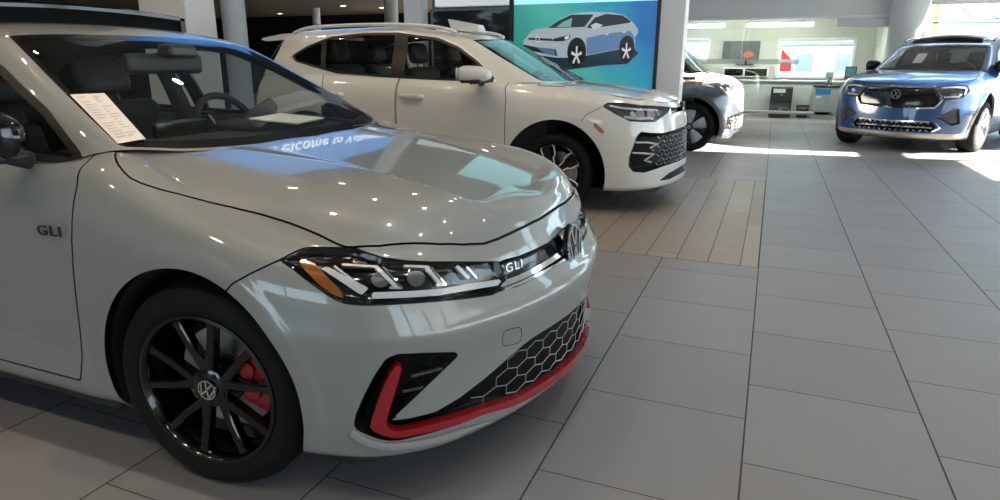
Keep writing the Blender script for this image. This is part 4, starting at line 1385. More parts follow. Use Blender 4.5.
    inner, frit = split(wsg, np.maximum.reduce([np.abs(wsg.a[:, 0]) - pa + .10, wsg.a[:, 1] - 2.86, .35 - wsg.a[:, 1]]))
    put('windshield', inner, M['windshield_glass'], root); put('windshield_border', frit, M['gloss_black'], root)
    rw, green = split(green, np.maximum.reduce([9.5 - np.abs(green.a[:, 0]), green.a[:, 1] - 2.9, 1.1 - green.a[:, 1]]))
    put('rear_window', rw, M['dark_glass'], root)
    green = window_band(root, green, C['dlo'], C['bars'], C['panes'], frame=C.get('frame', .02))
    if 'dlo_trim' in C:
        a, green = split_line(green, C['dlo_trim'], SIDE, .008)
        for h in lr(a): put('window_trim', thick(h, .008, .01), M['silver_edge'], root)
    put('roof', green, paint, root)
    lin = green.off(-.025); put('headliner', Srf(lin.v, lin.f[:, ::-1], lin.a, -lin.n), M['cabin'], root)
    put('panel_gap', join(gaps), M['liner'], root)
    if 'rail' in C:
        for sg in (-1, 1):
            pts = [(x, sg * y, z) for x, y, z in C['rail']]
            g = Geo().tube(chaikin(pts, 2, False), .017, 10)
            g.build('roof_rail', C.get('rail_mat', M['silver_edge']), root)
    # belly, wells, wheels
    L = C['len']
    hw = .86 * ky
    g = Geo().prism([(L[0] - .16, -hw * .55), (L[0] - .12, 0), (L[0] - .16, hw * .55), (.46, hw * .93), (L[1] + .15, hw * .93), (L[1] + .15, -hw * .93), (.46, -hw * .93)], .05, 'z', (0, 0, C['belly']))
    g.build('underbody', M['matte_black'], root)
    for cx in (C.get('ax', 0), rx): arch_liner(root, cx, cz, ra + .002, hw + .02, .50, M['liner'])
    Wm = dict(rim=C.get('rim', M['gloss_black']), tire=M['tire'], disc=M['disc'], black=M['liner'], caliper=M['brushed'], cap=M['gloss_black'], chrome=M['chrome'])
    wh = make_wheel(root, R, C['rimr'], C.get('tw', .24), C['spokes'], Wm, emblem=C.get('capmark', True))
    ty = C['ty']
    place_wheels(wh, root, [(C.get('ax', 0), -ty, R, C.get('steer', 0)), (C.get('ax', 0), ty, R, C.get('steer', 0)), (rx, -ty, R, 0), (rx, ty, R, 0)])
    for sg in (-1, 1):
        door_mirror(root, (C['mir'][0], sg * C['mir'][1], C['mir'][2]), sg, C.get('mirc', paint), M['satin_black'], M['mirror'], C.get('mirs', (.15, .26, .16)))
    # cabin
    tub(root, L[1] + .3, C['dash'][0] + .1, hw - .06, .28 * kz, .98 * kz, M['cabin'])
    dx, dz = C['dash']
    g = Geo().prism([(dx, .6), (dx, dz), (dx - .35, dz + .02), (dx - .5, dz - .03), (dx - .55, dz - .15), (dx - .45, .6)], 1.4 * ky, 'y', (0, -.7 * ky, 0))
    g.build('dashboard', M['cabin'], root, angle=50)
    sx = C['seat_x']; sz = .52 * kz
    for yv in (-.37, .37): seat(root, sx, yv, sz, C.get('leather', M['leather']))
    for yv in (-.36, .36): seat(root, sx - .95, yv, sz + .02, C.get('leather', M['leather']), w=.6)
    steering_wheel(root, (dx - .62, .37, dz - .02), M['cabin'])
    Geo().rbox((C['rvm'][0] - .02, -.12, C['rvm'][1] - .035), (C['rvm'][0] + .02, .12, C['rvm'][1] + .035), .02).build('rearview_mirror', M['satin_black'], root)
    return root

def build_three():
    M = MATS
    mat('silver_edge', (.75, .76, .78), .35, .4)
    mat('silver', (.62, .63, .64), .25, .9)
    mat('arch_grey', (.05, .05, .055), .5)
    mat('skid_tinted', (.33, .29, .26), .35, .5)  # silver skid, the brown it reflects put into its colour
    mat('brown_leather', (.05, .035, .025), .5, bump=.4, bscale=250)
    cream = mat('beige_white_paint', (.60, .595, .56), .3, coat=1.0, spec=.45)
    blue = mat('blue_paint', (.004, .038, .14), .3, .1, coat=1.0)
    white = mat('white_paint', (.82, .81, .78), .3, coat=1.0)
    slate = mat('slate_paint', (.075, .090, .12), .3, .5, coat=1.0)
    tig = dict(spec=TIG, pose=TIGP, label='beige white SUV with roof rails parked behind the foreground saloon', paint=cream, R=.335, rimr=.252, ra=.460, ax=-.05, rx=-2.64, cz=.335,
        k=(1, 1, 1), axf=(.8, -1.5, .45), axg=(.9, -.9, .2), bump_x=.36, handle_y=.905,
        hood=[(-0.267, -0.73, 1.085), (-0.24, -0.755, 1.070), (-0.133, -0.748, 1.070), (0.094, -0.752, 1.050), (0.279, -0.778, 1.022), (0.457, -0.782, 0.985), (0.616, -0.740, 0.962), (0.751, -0.566, 0.946), (0.81, -0.382, 0.935), (.84, 0, .935), (.84, .2, .935), (-.12, .2, 1.09), (-.12, 0, 1.09), (-.18, -.5, 1.09), (-.24, -.68, 1.095)],
        head=[(0.356, -0.877, 0.916), (0.391, -0.854, 0.943), (0.501, -0.824, 0.945), (0.654, -0.768, 0.923), (0.764, -0.63, 0.913), (0.841, -0.408, 0.894), (0.84, -0.495, 0.857), (0.769, -0.713, 0.792), (0.678, -0.807, 0.796), (0.586, -0.858, 0.802), (0.481, -0.875, 0.851)],
        bowls=[((.66, -.80, .86), .045), ((.74, -.72, .855), .045)], drl=[([(.42, -.865, .925), (.52, -.845, .905), (.66, -.80, .898), (.78, -.65, .888)], .008), ([(.54, -.85, .83), (.66, -.81, .822), (.74, -.735, .825)], .012), ([(.60, -.83, .86), (.62, -.83, .835)], .020)],
        grille=[(0.841, -0.408, 0.894), (0.879, -0.228, 0.885), (.89, 0, .885), (.89, .2, .885), (.91, .2, .845), (.91, 0, .845), (0.893, -0.249, 0.847), (0.865, -0.423, 0.84)],
        low=[(0.648, -0.837, 0.683), (0.676, -0.816, 0.714), (0.756, -0.744, 0.702), (0.827, -0.615, 0.693), (0.891, -0.417, 0.703), (0.926, -0.221, 0.71), (.94, 0, .71), (.94, .2, .71), (.96, .2, .42), (.96, 0, .42), (0.937, -0.261, 0.415), (0.845, -0.589, 0.404), (0.715, -0.775, 0.368), (0.631, -0.835, 0.38), (0.597, -0.857, 0.427), (0.599, -0.863, 0.51)],
        low2=[(0.818, -0.631, 0.28), (0.886, -0.477, 0.335), (0.946, -0.224, 0.359), (.96, 0, .36), (.96, .2, .36), (.95, .2, .29), (.95, 0, .29), (0.945, -0.17, 0.290), (0.888, -0.468, 0.275)],
        amber=[(0.284, -0.914, 0.767), (0.316, -0.912, 0.781), (0.396, -0.91, 0.71), (0.372, -0.914, 0.69)],
        seam=[(0.356, -0.877, 0.916), (0.291, -0.896, 0.878), (0.227, -0.906, 0.844), (0.19, -0.911, 0.79)],
        mesh=(.055, .038, -.68, .68, .43, .69, .030, .0030, 0),
        blades=[[(0.64, -0.835, 0.626), (0.726, -0.770, 0.623), (0.800, -0.665, 0.601)], [(0.62, -0.845, 0.541), (0.702, -0.790, 0.534), (0.780, -0.705, 0.52)], [(.79, -.68, .60), (.745, -.735, .575), (.775, -.70, .55)], [(.78, -.70, .52), (.71, -.77, .47), (.76, -.72, .455)]],
        emblem=((.905, 0, .865), .065),
        doors=[[(-.50, 1.14), (-.53, 1.06), (-.500, .945), (-.505, .53), (-.56, .27), (-1.58, .27), (-1.605, .69), (-1.605, 1.14)], [(-1.617, 1.14), (-1.617, .69), (-1.592, .27), (-2.13, .27), (-2.20, .5), (-2.36, .76), (-2.48, 1.14)]],
        dlo=[(-.665, 1.112), (-.86, 1.26), (-1.07, 1.38), (-1.29, 1.458), (-1.70, 1.508), (-2.1, 1.510), (-2.46, 1.480), (-2.72, 1.395), (-2.87, 1.315), (-2.83, 1.28), (-2.32, 1.172), (-1.665, 1.138), (-1.1, 1.122)],
        dlo_trim=[(-.64, -.8, 1.10), (-.84, -.7, 1.272), (-1.05, -.7, 1.402), (-1.28, -.65, 1.482), (-1.70, -.64, 1.532), (-2.1, -.64, 1.535), (-2.48, -.64, 1.505), (-2.76, -.65, 1.41), (-2.92, -.7, 1.31)],
        bars=[(-1.70, -1.56, .06), (-2.47, -2.41, .22)], panes=[M['side_glass'], M['side_glass'], M['dark_glass']],
        rail=[(-1.12, .585, 1.525), (-1.22, .60, 1.565), (-1.5, .61, 1.600), (-2.0, .61, 1.615), (-2.6, .61, 1.605), (-2.85, .60, 1.585), (-2.98, .585, 1.545)],
        len=(.95, -3.42), belly=.16, spokes=tig_spokes, ty=.775, mir=(-.78, .84, 1.075), mirs=(.21, .30, .14), dash=(-.24, 1.07), seat_x=-1.42, rvm=(-.86, 1.40), leather=M['brown_leather'])
    tr = build_suv(tig)
    g = Geo().prism([(-2.90, 1.552), (-3.15, 1.540), (-3.40, 1.505), (-3.44, 1.485), (-3.36, 1.470), (-3.05, 1.485), (-2.90, 1.50)], 1.14, 'y', (0, -.57, 0))
    g.build('rear_spoiler', cream, tr)
    k = 1.075
    atl = dict(spec=ATL, pose=ATLP, label='blue SUV facing the camera beside the far window', paint=blue, R=.375, rimr=.268, ra=.485, ax=.12, rx=-2.98, cz=.385, k=(1.13, 1.065, 1.075),
        axf=(1, -.45, .12), axg=(1, 0, .1), bump_x=.44, handle_y=.965, clad=M['arch_grey'], clad_z=.36,
        hood=[(-.30, -.80, 1.165), (-.15, -.80, 1.150), (.106, -.80, 1.13), (.315, -.815, 1.10), (.51, -.835, 1.06), (.70, -.79, 1.035), (.85, -.60, 1.018), (.915, -.40, 1.008), (.95, 0, 1.002), (.95, .2, 1.002), (-.13, .2, 1.17), (-.13, 0, 1.17), (-.20, -.53, 1.17), (-.27, -.72, 1.175)],
        head=flip([(0.95, 0.46, 0.956), (0.875, 0.638, 0.985), (0.768, 0.808, 0.985), (0.75, 0.85, 0.909), (0.847, 0.793, 0.813), (0.93, 0.658, 0.789), (0.97, 0.565, 0.80)]),
        bowls=[((.90, -.68, .875), .05), ((.85, -.77, .88), .045)], drl=[([(.94, -.55, .955), (.86, -.70, .965), (.78, -.80, .955)], .010), ([(.78, -.81, .94), (.80, -.81, .86)], .010), ([(.955, -.60, .82), (.87, -.76, .83)], .010)],
        grille=[(.95, .2, .945), (.95, -.2, .945), (.95, -0.45, .945), (.97, -.555, .80), (.98, -.535, .737), (1.0, -.49, .675), (1.07, -.06, .645), (1.07, .2, .645)],
        emblem=((1.060, -.0, .845), .072),
        strips=[('chrome_bar', [(1, .2, .952), (1, 0, .952), (1, -.30, .953), (.95, -.50, .955)], .012, M['chrome']), ('chrome_bar', [(.97, -.57, .79), (.98, -.545, .73), (1.0, -.50, .668), (1.07, -.3, .655)], .010, M['chrome']),
                ('chrome_bar', [(1.08, .2, .462), (1.08, 0, .462), (1.02, -.47, .468)], .010, M['chrome']), ('chrome_bar', [(1.08, .2, .385), (1.08, 0, .385), (1.02, -.50, .385)], .008, M['chrome']),
                ('chrome_bar', [(1.0, -.52, .33), (.97, -.60, .385), (.99, -.55, .45)], .010, M['chrome'])],
        low=[(1.08, .2, .475), (1.08, -.1, .475), (1.015, -0.49, 0.478), (1.0, -.56, .40), (1.013, -0.52, 0.328), (1.09, -0.05, 0.319), (1.09, .2, .319)],
        fog=flip([(0.997, 0.52, 0.547), (0.863, 0.785, 0.668), (0.817, 0.824, 0.451), (0.895, 0.737, 0.421)]),
        mesh=(.075, .055, -.45, .45, .335, .455, .03, .006, 0), skid_z=.30, skid=M['skid_tinted'],
        doors=[[(-.58, 1.22), (-.60, 1.1), (-.565, .95), (-.58, .5), (-.66, .37), (-1.78, .37), (-1.80, .7), (-1.80, 1.22)], [(-1.82, 1.22), (-1.82, .7), (-1.80, .37), (-2.42, .37), (-2.48, .6), (-2.66, .86), (-2.78, 1.22)]],
        dlo=[(-.75, 1.20), (-.97, 1.355), (-1.21, 1.485), (-1.46, 1.57), (-1.92, 1.622), (-2.4, 1.62), (-2.78, 1.59), (-3.08, 1.50), (-3.24, 1.415), (-3.20, 1.38), (-2.62, 1.262), (-1.88, 1.225), (-1.24, 1.206)],
        bars=[(-1.92, -1.76, .06), (-2.79, -2.72, .22)], panes=[M['side_glass'], M['dark_glass'], M['dark_glass']],
        rail=[(-1.3, .635, 1.65), (-1.42, .65, 1.69), (-1.8, .65, 1.715), (-2.4, .65, 1.72), (-3.0, .65, 1.71), (-3.2, .635, 1.665)], rail_mat=M['gloss_black'],
        len=(1.07, -3.86), belly=.20, spokes=atl_spokes, rim=M['silver'], ty=.845, tw=.255, steer=-.06, mir=(-.78, .76, 1.165), mirc=M['gloss_black'], mirs=(.15, .22, .17), dash=(-.27, 1.15), seat_x=-1.6, rvm=(-.97, 1.50), capmark=True)
    ar = build_suv(atl)
    g = Geo()                                   # dark glass roof, front edge lifted
    rows = []
    for xx, zz in ((-1.22, 1.680), (-1.27, 1.725), (-1.55, 1.765), (-2.2, 1.785)):
        rows.append([(xx, y, zz - .05 * (y / .5) ** 2) for y in np.linspace(-.5, .5, 9)])
    v = [p for r in rows for p in r]; n = 9
    ff = [(i * n + j, i * n + j + 1, (i + 1) * n + j + 1, (i + 1) * n + j) for i in range(3) for j in range(n - 1)]
    v += [(p[0], p[1], p[2] - .06) for p in v]; K = 36
    rimI = list(range(n)) + [i * n + n - 1 for i in range(1, 4)] + [3 * n + j for j in range(n - 2, -1, -1)] + [i * n for i in (2, 1)]
    ff += [tuple(K + i for i in q[::-1]) for q in ff] + [(rimI[i], rimI[(i + 1) % len(rimI)], K + rimI[(i + 1) % len(rimI)], K + rimI[i]) for i in range(len(rimI))]
    g.add(v, ff); g.build('sunroof_panel', M['gloss_black'], ar)
    # two-tone van
    def tone(m):
        y = ay(m); x = m.v[:, 0]; z = m.v[:, 2]
        yk = np.clip((.88 - y) / .88, 0, 1)
        lim = np.interp(y, [0, .434, .60, .729, .83, .873, .90], [.52, .62, .69, .755, .85, .93, .99])
        lim = np.where(x > .30, lim, 0) + np.where(x > .30, 0, 1.012)
        s = lim - z
        return s
    buz = dict(spec=BUZ, pose=BUZP, label='two-tone white and slate electric van seen past the pillar', paint=white, lower=slate, R=.36, rimr=.262, ra=.43, ax=.17, rx=-2.7, cz=.36, k=(1, 1.03, 1.1),
        axf=(.7, -1, .15), axg=(1, -.35, .05), bump_x=.55, handle_y=.925, clad=M['arch_grey'], clad_z=.30,
        head=[(0.340, -0.84, 1.015), (0.462, -0.74, 1.03), (0.666, -0.60, 1.012), (0.745, -0.50, 0.985), (0.717, -0.721, 0.885), (0.581, -0.860, 0.885), (0.44, -0.865, 0.95)],
        bowls=[((.655, -.74, .945), .055), ((.55, -.82, .955), .05)], drl=[([(.36, -.84, 1.0), (.50, -.76, 1.008), (.69, -.60, .99)], .010)],
        amber=[(.06, -.86, 1.028), (.315, -.86, 1.010), (.315, -.86, .985), (.06, -.86, 1.003)],
        low=[(0.72, -0.80, 0.516), (0.80, -.6, .54), (0.842, -0.35, 0.555), (.87, 0, .56), (.87, .2, .56), (.87, .2, .30), (.87, 0, .30), (.85, -.5, .31), (0.688, -0.80, 0.341)],
        mesh=(.085, .048, -.74, .74, .34, .52, .04, .009, 0), two_tone=tone,
        doors=[[(-.42, 1.14), (-.42, .9), (-.42, .45), (-.46, .34), (-1.38, .34), (-1.40, .7), (-1.40, 1.14)], [(-1.412, 1.14), (-1.412, .7), (-1.40, .34), (-2.1, .34), (-2.2, .55), (-2.35, .8), (-2.4, 1.14)]],
        dlo=[(-.45, 1.15), (-.62, 1.40), (-.80, 1.60), (-1.0, 1.68), (-1.7, 1.71), (-2.4, 1.70), (-2.75, 1.62), (-2.9, 1.40), (-2.8, 1.20), (-2.2, 1.17), (-1.0, 1.15)],
        bars=[(-1.45, -1.33, .06), (-2.45, -2.36, .1)], panes=[M['side_glass'], M['dark_glass'], M['dark_glass']],
        len=(.88, -3.42), belly=.18, spokes=buz_spokes, ty=.79, tw=.25, mir=(-.42, .86, 1.12), dash=(.10, 1.10), seat_x=-1.1, rvm=(-.35, 1.65))
    build_suv(buz)
# ------------------------------------------------------------------ the showroom
def floor_material():
    m = bpy.data.materials.new('floor_tiles'); m.use_nodes = True
    nt = m.node_tree; b = nt.nodes['Principled BSDF']
    geo = nt.nodes.new('ShaderNodeNewGeometry'); sp = nt.nodes.new('ShaderNodeSeparateXYZ')
    nt.links.new(geo.outputs['Position'], sp.inputs[0])
    x = NX(nt, sp.outputs[0]); y = NX(nt, sp.outputs[1])
    tx, ty = .606, .5855
    col = ((x - .0375) / tx)
    ci = col.floor(); cf = col.fract()
    row = (y - 2.018) / ty + ci.mod(2.0) * .5
    rf = row.fract(); ri = row.floor()
    dx = (cf * -1 + 1).mn(cf) * tx
    dy = (rf * -1 + 1).mn(rf) * ty
    gx = dx.lt(.0032); gy = dy.lt(.0022)
    grout = gx.mx(gy)
    # plank bay under the second car
    pw, pl = .203, 1.22
    pc = (x + .075) / pw; pi_ = pc.floor(); pf = pc.fract()
    prow = (y - 4.3) / pl + (pi_ * .37).fract()
    pr = prow.fract(); pri = prow.floor()
    pd = ((pf * -1 + 1).mn(pf) * pw).lt(.0026).mx(((pr * -1 + 1).mn(pr) * pl).lt(.0022))
    bay = x.lt(.0345) * y.gt(4.31) * y.lt(7.75) * x.gt(-8.0)
    edge = (x - .0345).abs().lt(.0035) * y.gt(4.31) * y.lt(7.75)
    edge = edge.mx((y - 4.31).abs().lt(.004) * x.lt(.0345)).mx((y - 7.75).abs().lt(.005) * x.lt(.0345))
    def mixc(f, a, c):
        n = nt.nodes.new('ShaderNodeMix'); n.data_type = 'RGBA'
        nt.links.new(f.k if isinstance(f, NX) else f, n.inputs['Factor'])
        for key, q in (('A', a), ('B', c)):
            if isinstance(q, tuple): n.inputs[key].default_value = q + (1,)
            else: nt.links.new(q, n.inputs[key])
        return n.outputs['Result']
    # tone differs a little from tile to tile, with soft cloudy clouds within
    wn = nt.nodes.new('ShaderNodeTexWhiteNoise'); wn.noise_dimensions = '2D'
    cx = nt.nodes.new('ShaderNodeCombineXYZ'); nt.links.new(ci.k, cx.inputs[0]); nt.links.new(ri.k, cx.inputs[1]); nt.links.new(cx.outputs[0], wn.inputs['Vector'])
    wp = nt.nodes.new('ShaderNodeTexWhiteNoise'); wp.noise_dimensions = '2D'
    cp = nt.nodes.new('ShaderNodeCombineXYZ'); nt.links.new(pi_.k, cp.inputs[0]); nt.links.new(pri.k, cp.inputs[1]); nt.links.new(cp.outputs[0], wp.inputs['Vector'])
    ns = nt.nodes.new('ShaderNodeTexNoise'); ns.inputs['Scale'].default_value = 3.0; ns.inputs['Detail'].default_value = 5
    nt.links.new(geo.outputs['Position'], ns.inputs['Vector'])
    t1 = mixc(wn.outputs[0], (.178, .176, .182), (.200, .198, .204))
    t2 = mixc(wp.outputs[0], (.205, .170, .140), (.270, .230, .195))
    t = mixc(bay, t1, t2)
    cl = nt.nodes.new('ShaderNodeMix'); cl.data_type = 'RGBA'; cl.blend_type = 'MULTIPLY'; cl.inputs['Factor'].default_value = .35
    nt.links.new(t, cl.inputs['A']); nt.links.new(ns.outputs['Color'], cl.inputs['B'])
    nt.links.new(t, cl.inputs['A'])
    gr = bay * pd + (bay * -1 + 1) * grout
    gr = gr.mx(edge)
    c = mixc(gr, t, (.035, .033, .032))
    nt.links.new(c, b.inputs['Base Color'])
    rr = NX(nt, ns.outputs['Fac']) * .12 + .40 + gr * .35
    nt.links.new(rr.k, b.inputs['Roughness'])
    b.inputs['Specular IOR Level'].default_value = .40
    bp = nt.nodes.new('ShaderNodeBump'); bp.inputs['Strength'].default_value = .5; bp.inputs['Distance'].default_value = .002
    nt.links.new((gr * -1 + 1).k, bp.inputs['Height']); nt.links.new(bp.outputs[0], b.inputs['Normal'])
    return m

def struct(o): return tag(o, kind='structure')

def wall_holes(name, plane, u0, u1, z0, z1, holes, th, material, sign=1):
    """upright wall with rectangular openings. plane: ('y', value) or ('x', value)"""
    us = sorted({u0, u1} | {h[0] for h in holes} | {h[1] for h in holes})
    zs = sorted({z0, z1} | {h[2] for h in holes} | {h[3] for h in holes})
    g = Geo()
    for a, b in zip(us[:-1], us[1:]):
        run = None
        for c, d in zip(zs[:-1], zs[1:]):
            mu, mz = (a + b) / 2, (c + d) / 2
            if any(h[0] < mu < h[1] and h[2] < mz < h[3] for h in holes): continue
            if plane[0] == 'y': g.box((a, plane[1], c), (b, plane[1] + th, d))
            else: g.box((plane[1], a, c), (plane[1] + th, b, d))
    return struct(g.build(name, material))

def build_room():
    M = MATS
    mat('wall_paint', (.62, .62, .61), .7, noise=.03, nscale=3)
    mat('header_paint', (.70, .71, .71), .6, noise=.02, nscale=3)
    mat('column_paint', (.74, .745, .76), .55, noise=.02, nscale=4)
    mat('beige_wall', (.50, .46, .38), .7, noise=.05, nscale=3)
    mat('unlit_wall', (.006, .006, .006), .9)  # gloom of the dark room beyond put into the wall colour
    mat('ceiling_paint', (.22, .21, .19), .8, noise=.03, nscale=2)
    mat('soffit', (.50, .45, .36), .8, noise=.03, nscale=2)
    mat('office_wall', (.52, .53, .49), .7, noise=.04, nscale=2)
    mat('alu', (.62, .63, .64), .35, .6)
    mat('white_gloss', (.80, .80, .80), .3)
    mat('frost', (.86, .89, .88), .5)
    mat('polished_steel', (.92, .93, .94), .04, 1.0)
    fm = M['frost']; nt = fm.node_tree; out = [n for n in nt.nodes if n.type == 'OUTPUT_MATERIAL'][0]      # frosted film: half see-through
    tr = nt.nodes.new('ShaderNodeBsdfTransparent'); mx = nt.nodes.new('ShaderNodeMixShader'); mx.inputs[0].default_value = .5
    nt.links.new(tr.outputs[0], mx.inputs[1]); nt.links.new(nt.nodes['Principled BSDF'].outputs[0], mx.inputs[2]); nt.links.new(mx.outputs[0], out.inputs[0])
    mat('concrete', (.62, .60, .56), .9, noise=.1, nscale=3)
    glass('office_glass', (.90, .95, .93), 1.0)
    glass('window_glass', (.97, .99, .99), .6)
    g = Geo().box((-26, -9, -.12), (9.0, 24, 0)); fl = struct(g.build('floor', floor_material()))
    g = Geo().box((-26, -9, 8.0), (9.0, 22.2, 8.15)); struct(g.build('ceiling', M['ceiling_paint']))
    g = Geo().prism([(-26, 8.3), (-7.5, 8.3), (-9.1, 13.5), (-3.2, 13.5), (-3.2, 22.0), (-26, 22.0)], .12, 'z', (0, 0, 3.0)); struct(g.build('ceiling', M['soffit']))
    struct(Geo().box((-26.2, 22.0, 0), (-3.0, 22.2, 3.1)).build('wall_back', M['unlit_wall']))
    struct(Geo().box((-26.2, 22.0, 3.12), (-3.0, 22.2, 8.1)).build('wall_back_upper', M['beige_wall']))
    struct(Geo().box((-3.2, 16.52, 3.0), (-3.0, 22.0, 8.1)).build('wall_back_side', M['beige_wall']))
    struct(Geo().box((-26.2, -9, 0), (-26.0, 22.2, 8.15)).build('wall_left', M['unlit_wall']))
    # right hand facade: low glazed bays under an added sun-blocking canopy, two sunlit bays further back
    bays = [(-8.0 + i * 2.95, -8.0 + i * 2.95 + 2.7, .25, 3.05) for i in range(6)]
    holes = bays + [(9.75, 11.50, .25, 2.59), (11.55, 12.95, .25, 2.85), (11.55, 12.95, 3.04, 5.8)]
    wall_holes('wall_right', ('x', 8.0), -9, 16.5, 0, 8.1, holes, .2, M['wall_paint'])
    struct(Geo().box((8.2, -10, 3.12), (14.9, 9.62, 3.3)).build('sun_blocker', M['header_paint']))  # unseen canopy added to keep the sun off the nearer floor
    # wall behind the photographer with a tall glazed front
    wall_holes('wall_front', ('y', -9.0), -26, 8.2, 0, 8.1, [(-7.5, -4.8, .4, L_FWH), (-4.6, -1.9, .4, L_FWH)], .2, M['wall_paint'])
    # back wall: office front, big window by the column, clerestory above
    holes = [(-2.05, 2.15, 0, 2.23), (2.72, 7.6, .08, 2.49)] + [(-2.9 + i * 2.65, -2.9 + i * 2.65 + 2.5, 3.3, 4.2) for i in range(4)]
    wall_holes('wall_far', ('y', 16.3), -3.2, 8.2, 0, 8.1, holes, .22, M['header_paint'])
    # pane, frame and mullions of the big window beside the column
    w = Geo().box((2.72, 16.40, .08), (7.6, 16.41, 2.49)); wo = struct(w.build('window_1', M['window_glass']))
    f = Geo()
    for xx in (2.70, 4.95, 7.56): f.box((xx, 16.36, .08), (xx + .05, 16.45, 2.49))
    for zz in (.08, 2.44): f.box((2.70, 16.36, zz), (7.6, 16.45, zz + .05))
    struct(f.build('window_frame', M['alu'], wo))
    # clerestory bars
    # ------------------------------------------------- glazed office
    ow = Geo()
    wall_holes('wall_office', ('y', 19.6), -3.6, 2.35, 0, 2.75, [(-2.6, -1.78, 1.33, 1.92), (.02, 1.82, .93, 1.90)], .18, M['office_wall'])
    struct(Geo().box((-3.6, 16.52, 2.72), (2.35, 19.8, 2.85)).build('ceiling_office', M['office_wall'])).name = 'ceiling'
    struct(Geo().box((-3.7, 16.52, 0), (-3.6, 19.6, 2.72)).build('wall_office_left', M['office_wall']))
    struct(Geo().box((2.25, 16.52, 0), (2.35, 19.6, 2.72)).build('wall_office_right', M['office_wall']))
    for n, (a, b, c, d) in ((2, (-2.6, -1.78, 1.33, 1.92)), (3, (.02, 1.82, .93, 1.90))):
        o = struct(Geo().box((a, 19.68, c), (b, 19.69, d)).build('window_%d' % n, M['window_glass']))
        f = Geo()
        for q in ((a - .03, a + .03, c, d), (b - .03, b + .03, c, d), (a - .03, b + .03, c - .03, c + .02), (a - .03, b + .03, d - .03, d + .03)):
            f.box((q[0], 19.57, q[2]), (q[1], 19.72, q[3]))
        struct(f.build('window_frame', M['white_gloss'], o))
        bl = Geo()
        hh = .16 if n == 3 else .06
        for i in range(int(hh / .02)): bl.box((a, 19.60, d - .02 - i * .02), (b, 19.63, d - .008 - i * .02))
        bl.box((a, 19.595, d - hh - .03), (b, 19.635, d - hh - .005))
        struct(bl.build('window_blind', M['satin_black'] if False else mat('blind', (.30, .31, .32), .6), o))
    # glass front of the office: panes, head rail, foot rail tilted to mirror the sun patch as a bright strip
    for i, (a, b) in enumerate(((-2.05, -.66), (-.64, 1.30), (1.32, 2.15))):
        o = struct(Geo().box((a, 16.34, .05), (b, 16.352, 2.23)).build('window_%d' % (4 + i), M['office_glass']))
        if i < 2:
            r = Geo().prism([(16.3150, .175), (16.3156, .245), (16.338, .245), (16.338, .175)], b - a - .02, 'x', (a + .01, 0, 0)); struct(r.build('glint_foot_rail', M['polished_steel'], o))
            r = Geo().box((a + .01, 16.326, 1.26), (min(b, .46) - .01, 16.336, 1.37)); struct(r.build('frosted_band', M['frost'], o))
    r = Geo().rbox((-2.05, 16.27, 2.215), (2.15, 16.33, 2.26), .008); struct(r.build('trim_2', M['white_gloss']))
    r = Geo().rbox((1.10, 16.24, 2.02), (2.10, 16.30, 2.205), .01); o = r.build('door_operator', M['alu']); tag(o, 'slim grey door closer box at the head of the office glass', 'door closer')
    # columns
    def column(name, g, label, material):
        o = g.build(name, material); tag(o, label, 'column'); o['kind'] = 'structure'; return o
    g = Geo().rbox((-1.46, 8.8, 0), (-1.115, 9.12, 8.0), .01); struct(g.build('trim_3', M['column_paint']))
    g = Geo().lathe([(.34, 0), (.34, 2.62)], 48, 'z', (2.39, 16.05, 0)); struct(g.build('trim_4', M['header_paint']))
    g = Geo().rbox((-8.32, 7.0, 0), (-7.46, 7.52, 8.0), .01); struct(g.build('trim_5', M['column_paint']))
    g = Geo().lathe([(.215, 0), (.215, 3.0)], 40, 'z', (-9.48, 10.0, 0)); struct(g.build('trim_6', M['column_paint']))
    g = Geo().lathe([(.20, 0), (.20, 3.0)], 32, 'z', (-10.33, 17.0, 0)); struct(g.build('trim_7', M['column_paint']))
    g = Geo().lathe([(.13, 0), (.13, 3.0)], 32, 'z', (-14.45, 19.0, 0)); struct(g.build('trim_8', M['column_paint']))
    # white post and partition with the landscape picture
    g = Geo().rbox((-5.60, 9.6, 0), (-5.30, 9.85, 8.0), .008); struct(g.build('trim_9', M['column_paint']))
    g = Geo().box((-5.16, 9.75, 0), (-3.70, 9.85, 4.5)); struct(g.build('wall_partition', mat('partition', (.10, .105, .11), .5)))
    pic = empty('picture_panel', (-4.42, 9.70, 1.0)); tag(pic, 'dark landscape picture panel under a white header behind the SUV', 'picture')
    g = Geo()
    for a, b, c, d in ((-.74, -.71, -.6, 1.07), (.66, .69, -.6, 1.07), (-.74, .69, 1.04, 1.07), (-.74, .69, -.6, -.57)): g.box((a, -.02, c), (b, .03, d))
    g.build('frame', mat('frame_grey', (.20, .21, .22), .4), pic)
    pm = bpy.data.materials.new('landscape_print'); pm.use_nodes = True
    nt = pm.node_tree; tc = nt.nodes.new('ShaderNodeTexCoord'); mp = nt.nodes.new('ShaderNodeMapping'); mp.inputs['Scale'].default_value = (1.6, 1, 3.2); mp.inputs['Rotation'].default_value = (0, -.5, 0)
    ns = nt.nodes.new('ShaderNodeTexNoise'); ns.inputs['Scale'].default_value = 1.3; ns.inputs['Detail'].default_value = 9
    cr = nt.nodes.new('ShaderNodeValToRGB')
    for e, (p_, c_) in zip([cr.color_ramp.elements[0], cr.color_ramp.elements[1]], ((.50, (.012, .015, .016, 1)), (.62, (.30, .33, .35, 1)))): e.position = p_; e.color = c_
    e = cr.color_ramp.elements.new(.56); e.color = (.05, .055, .055, 1)
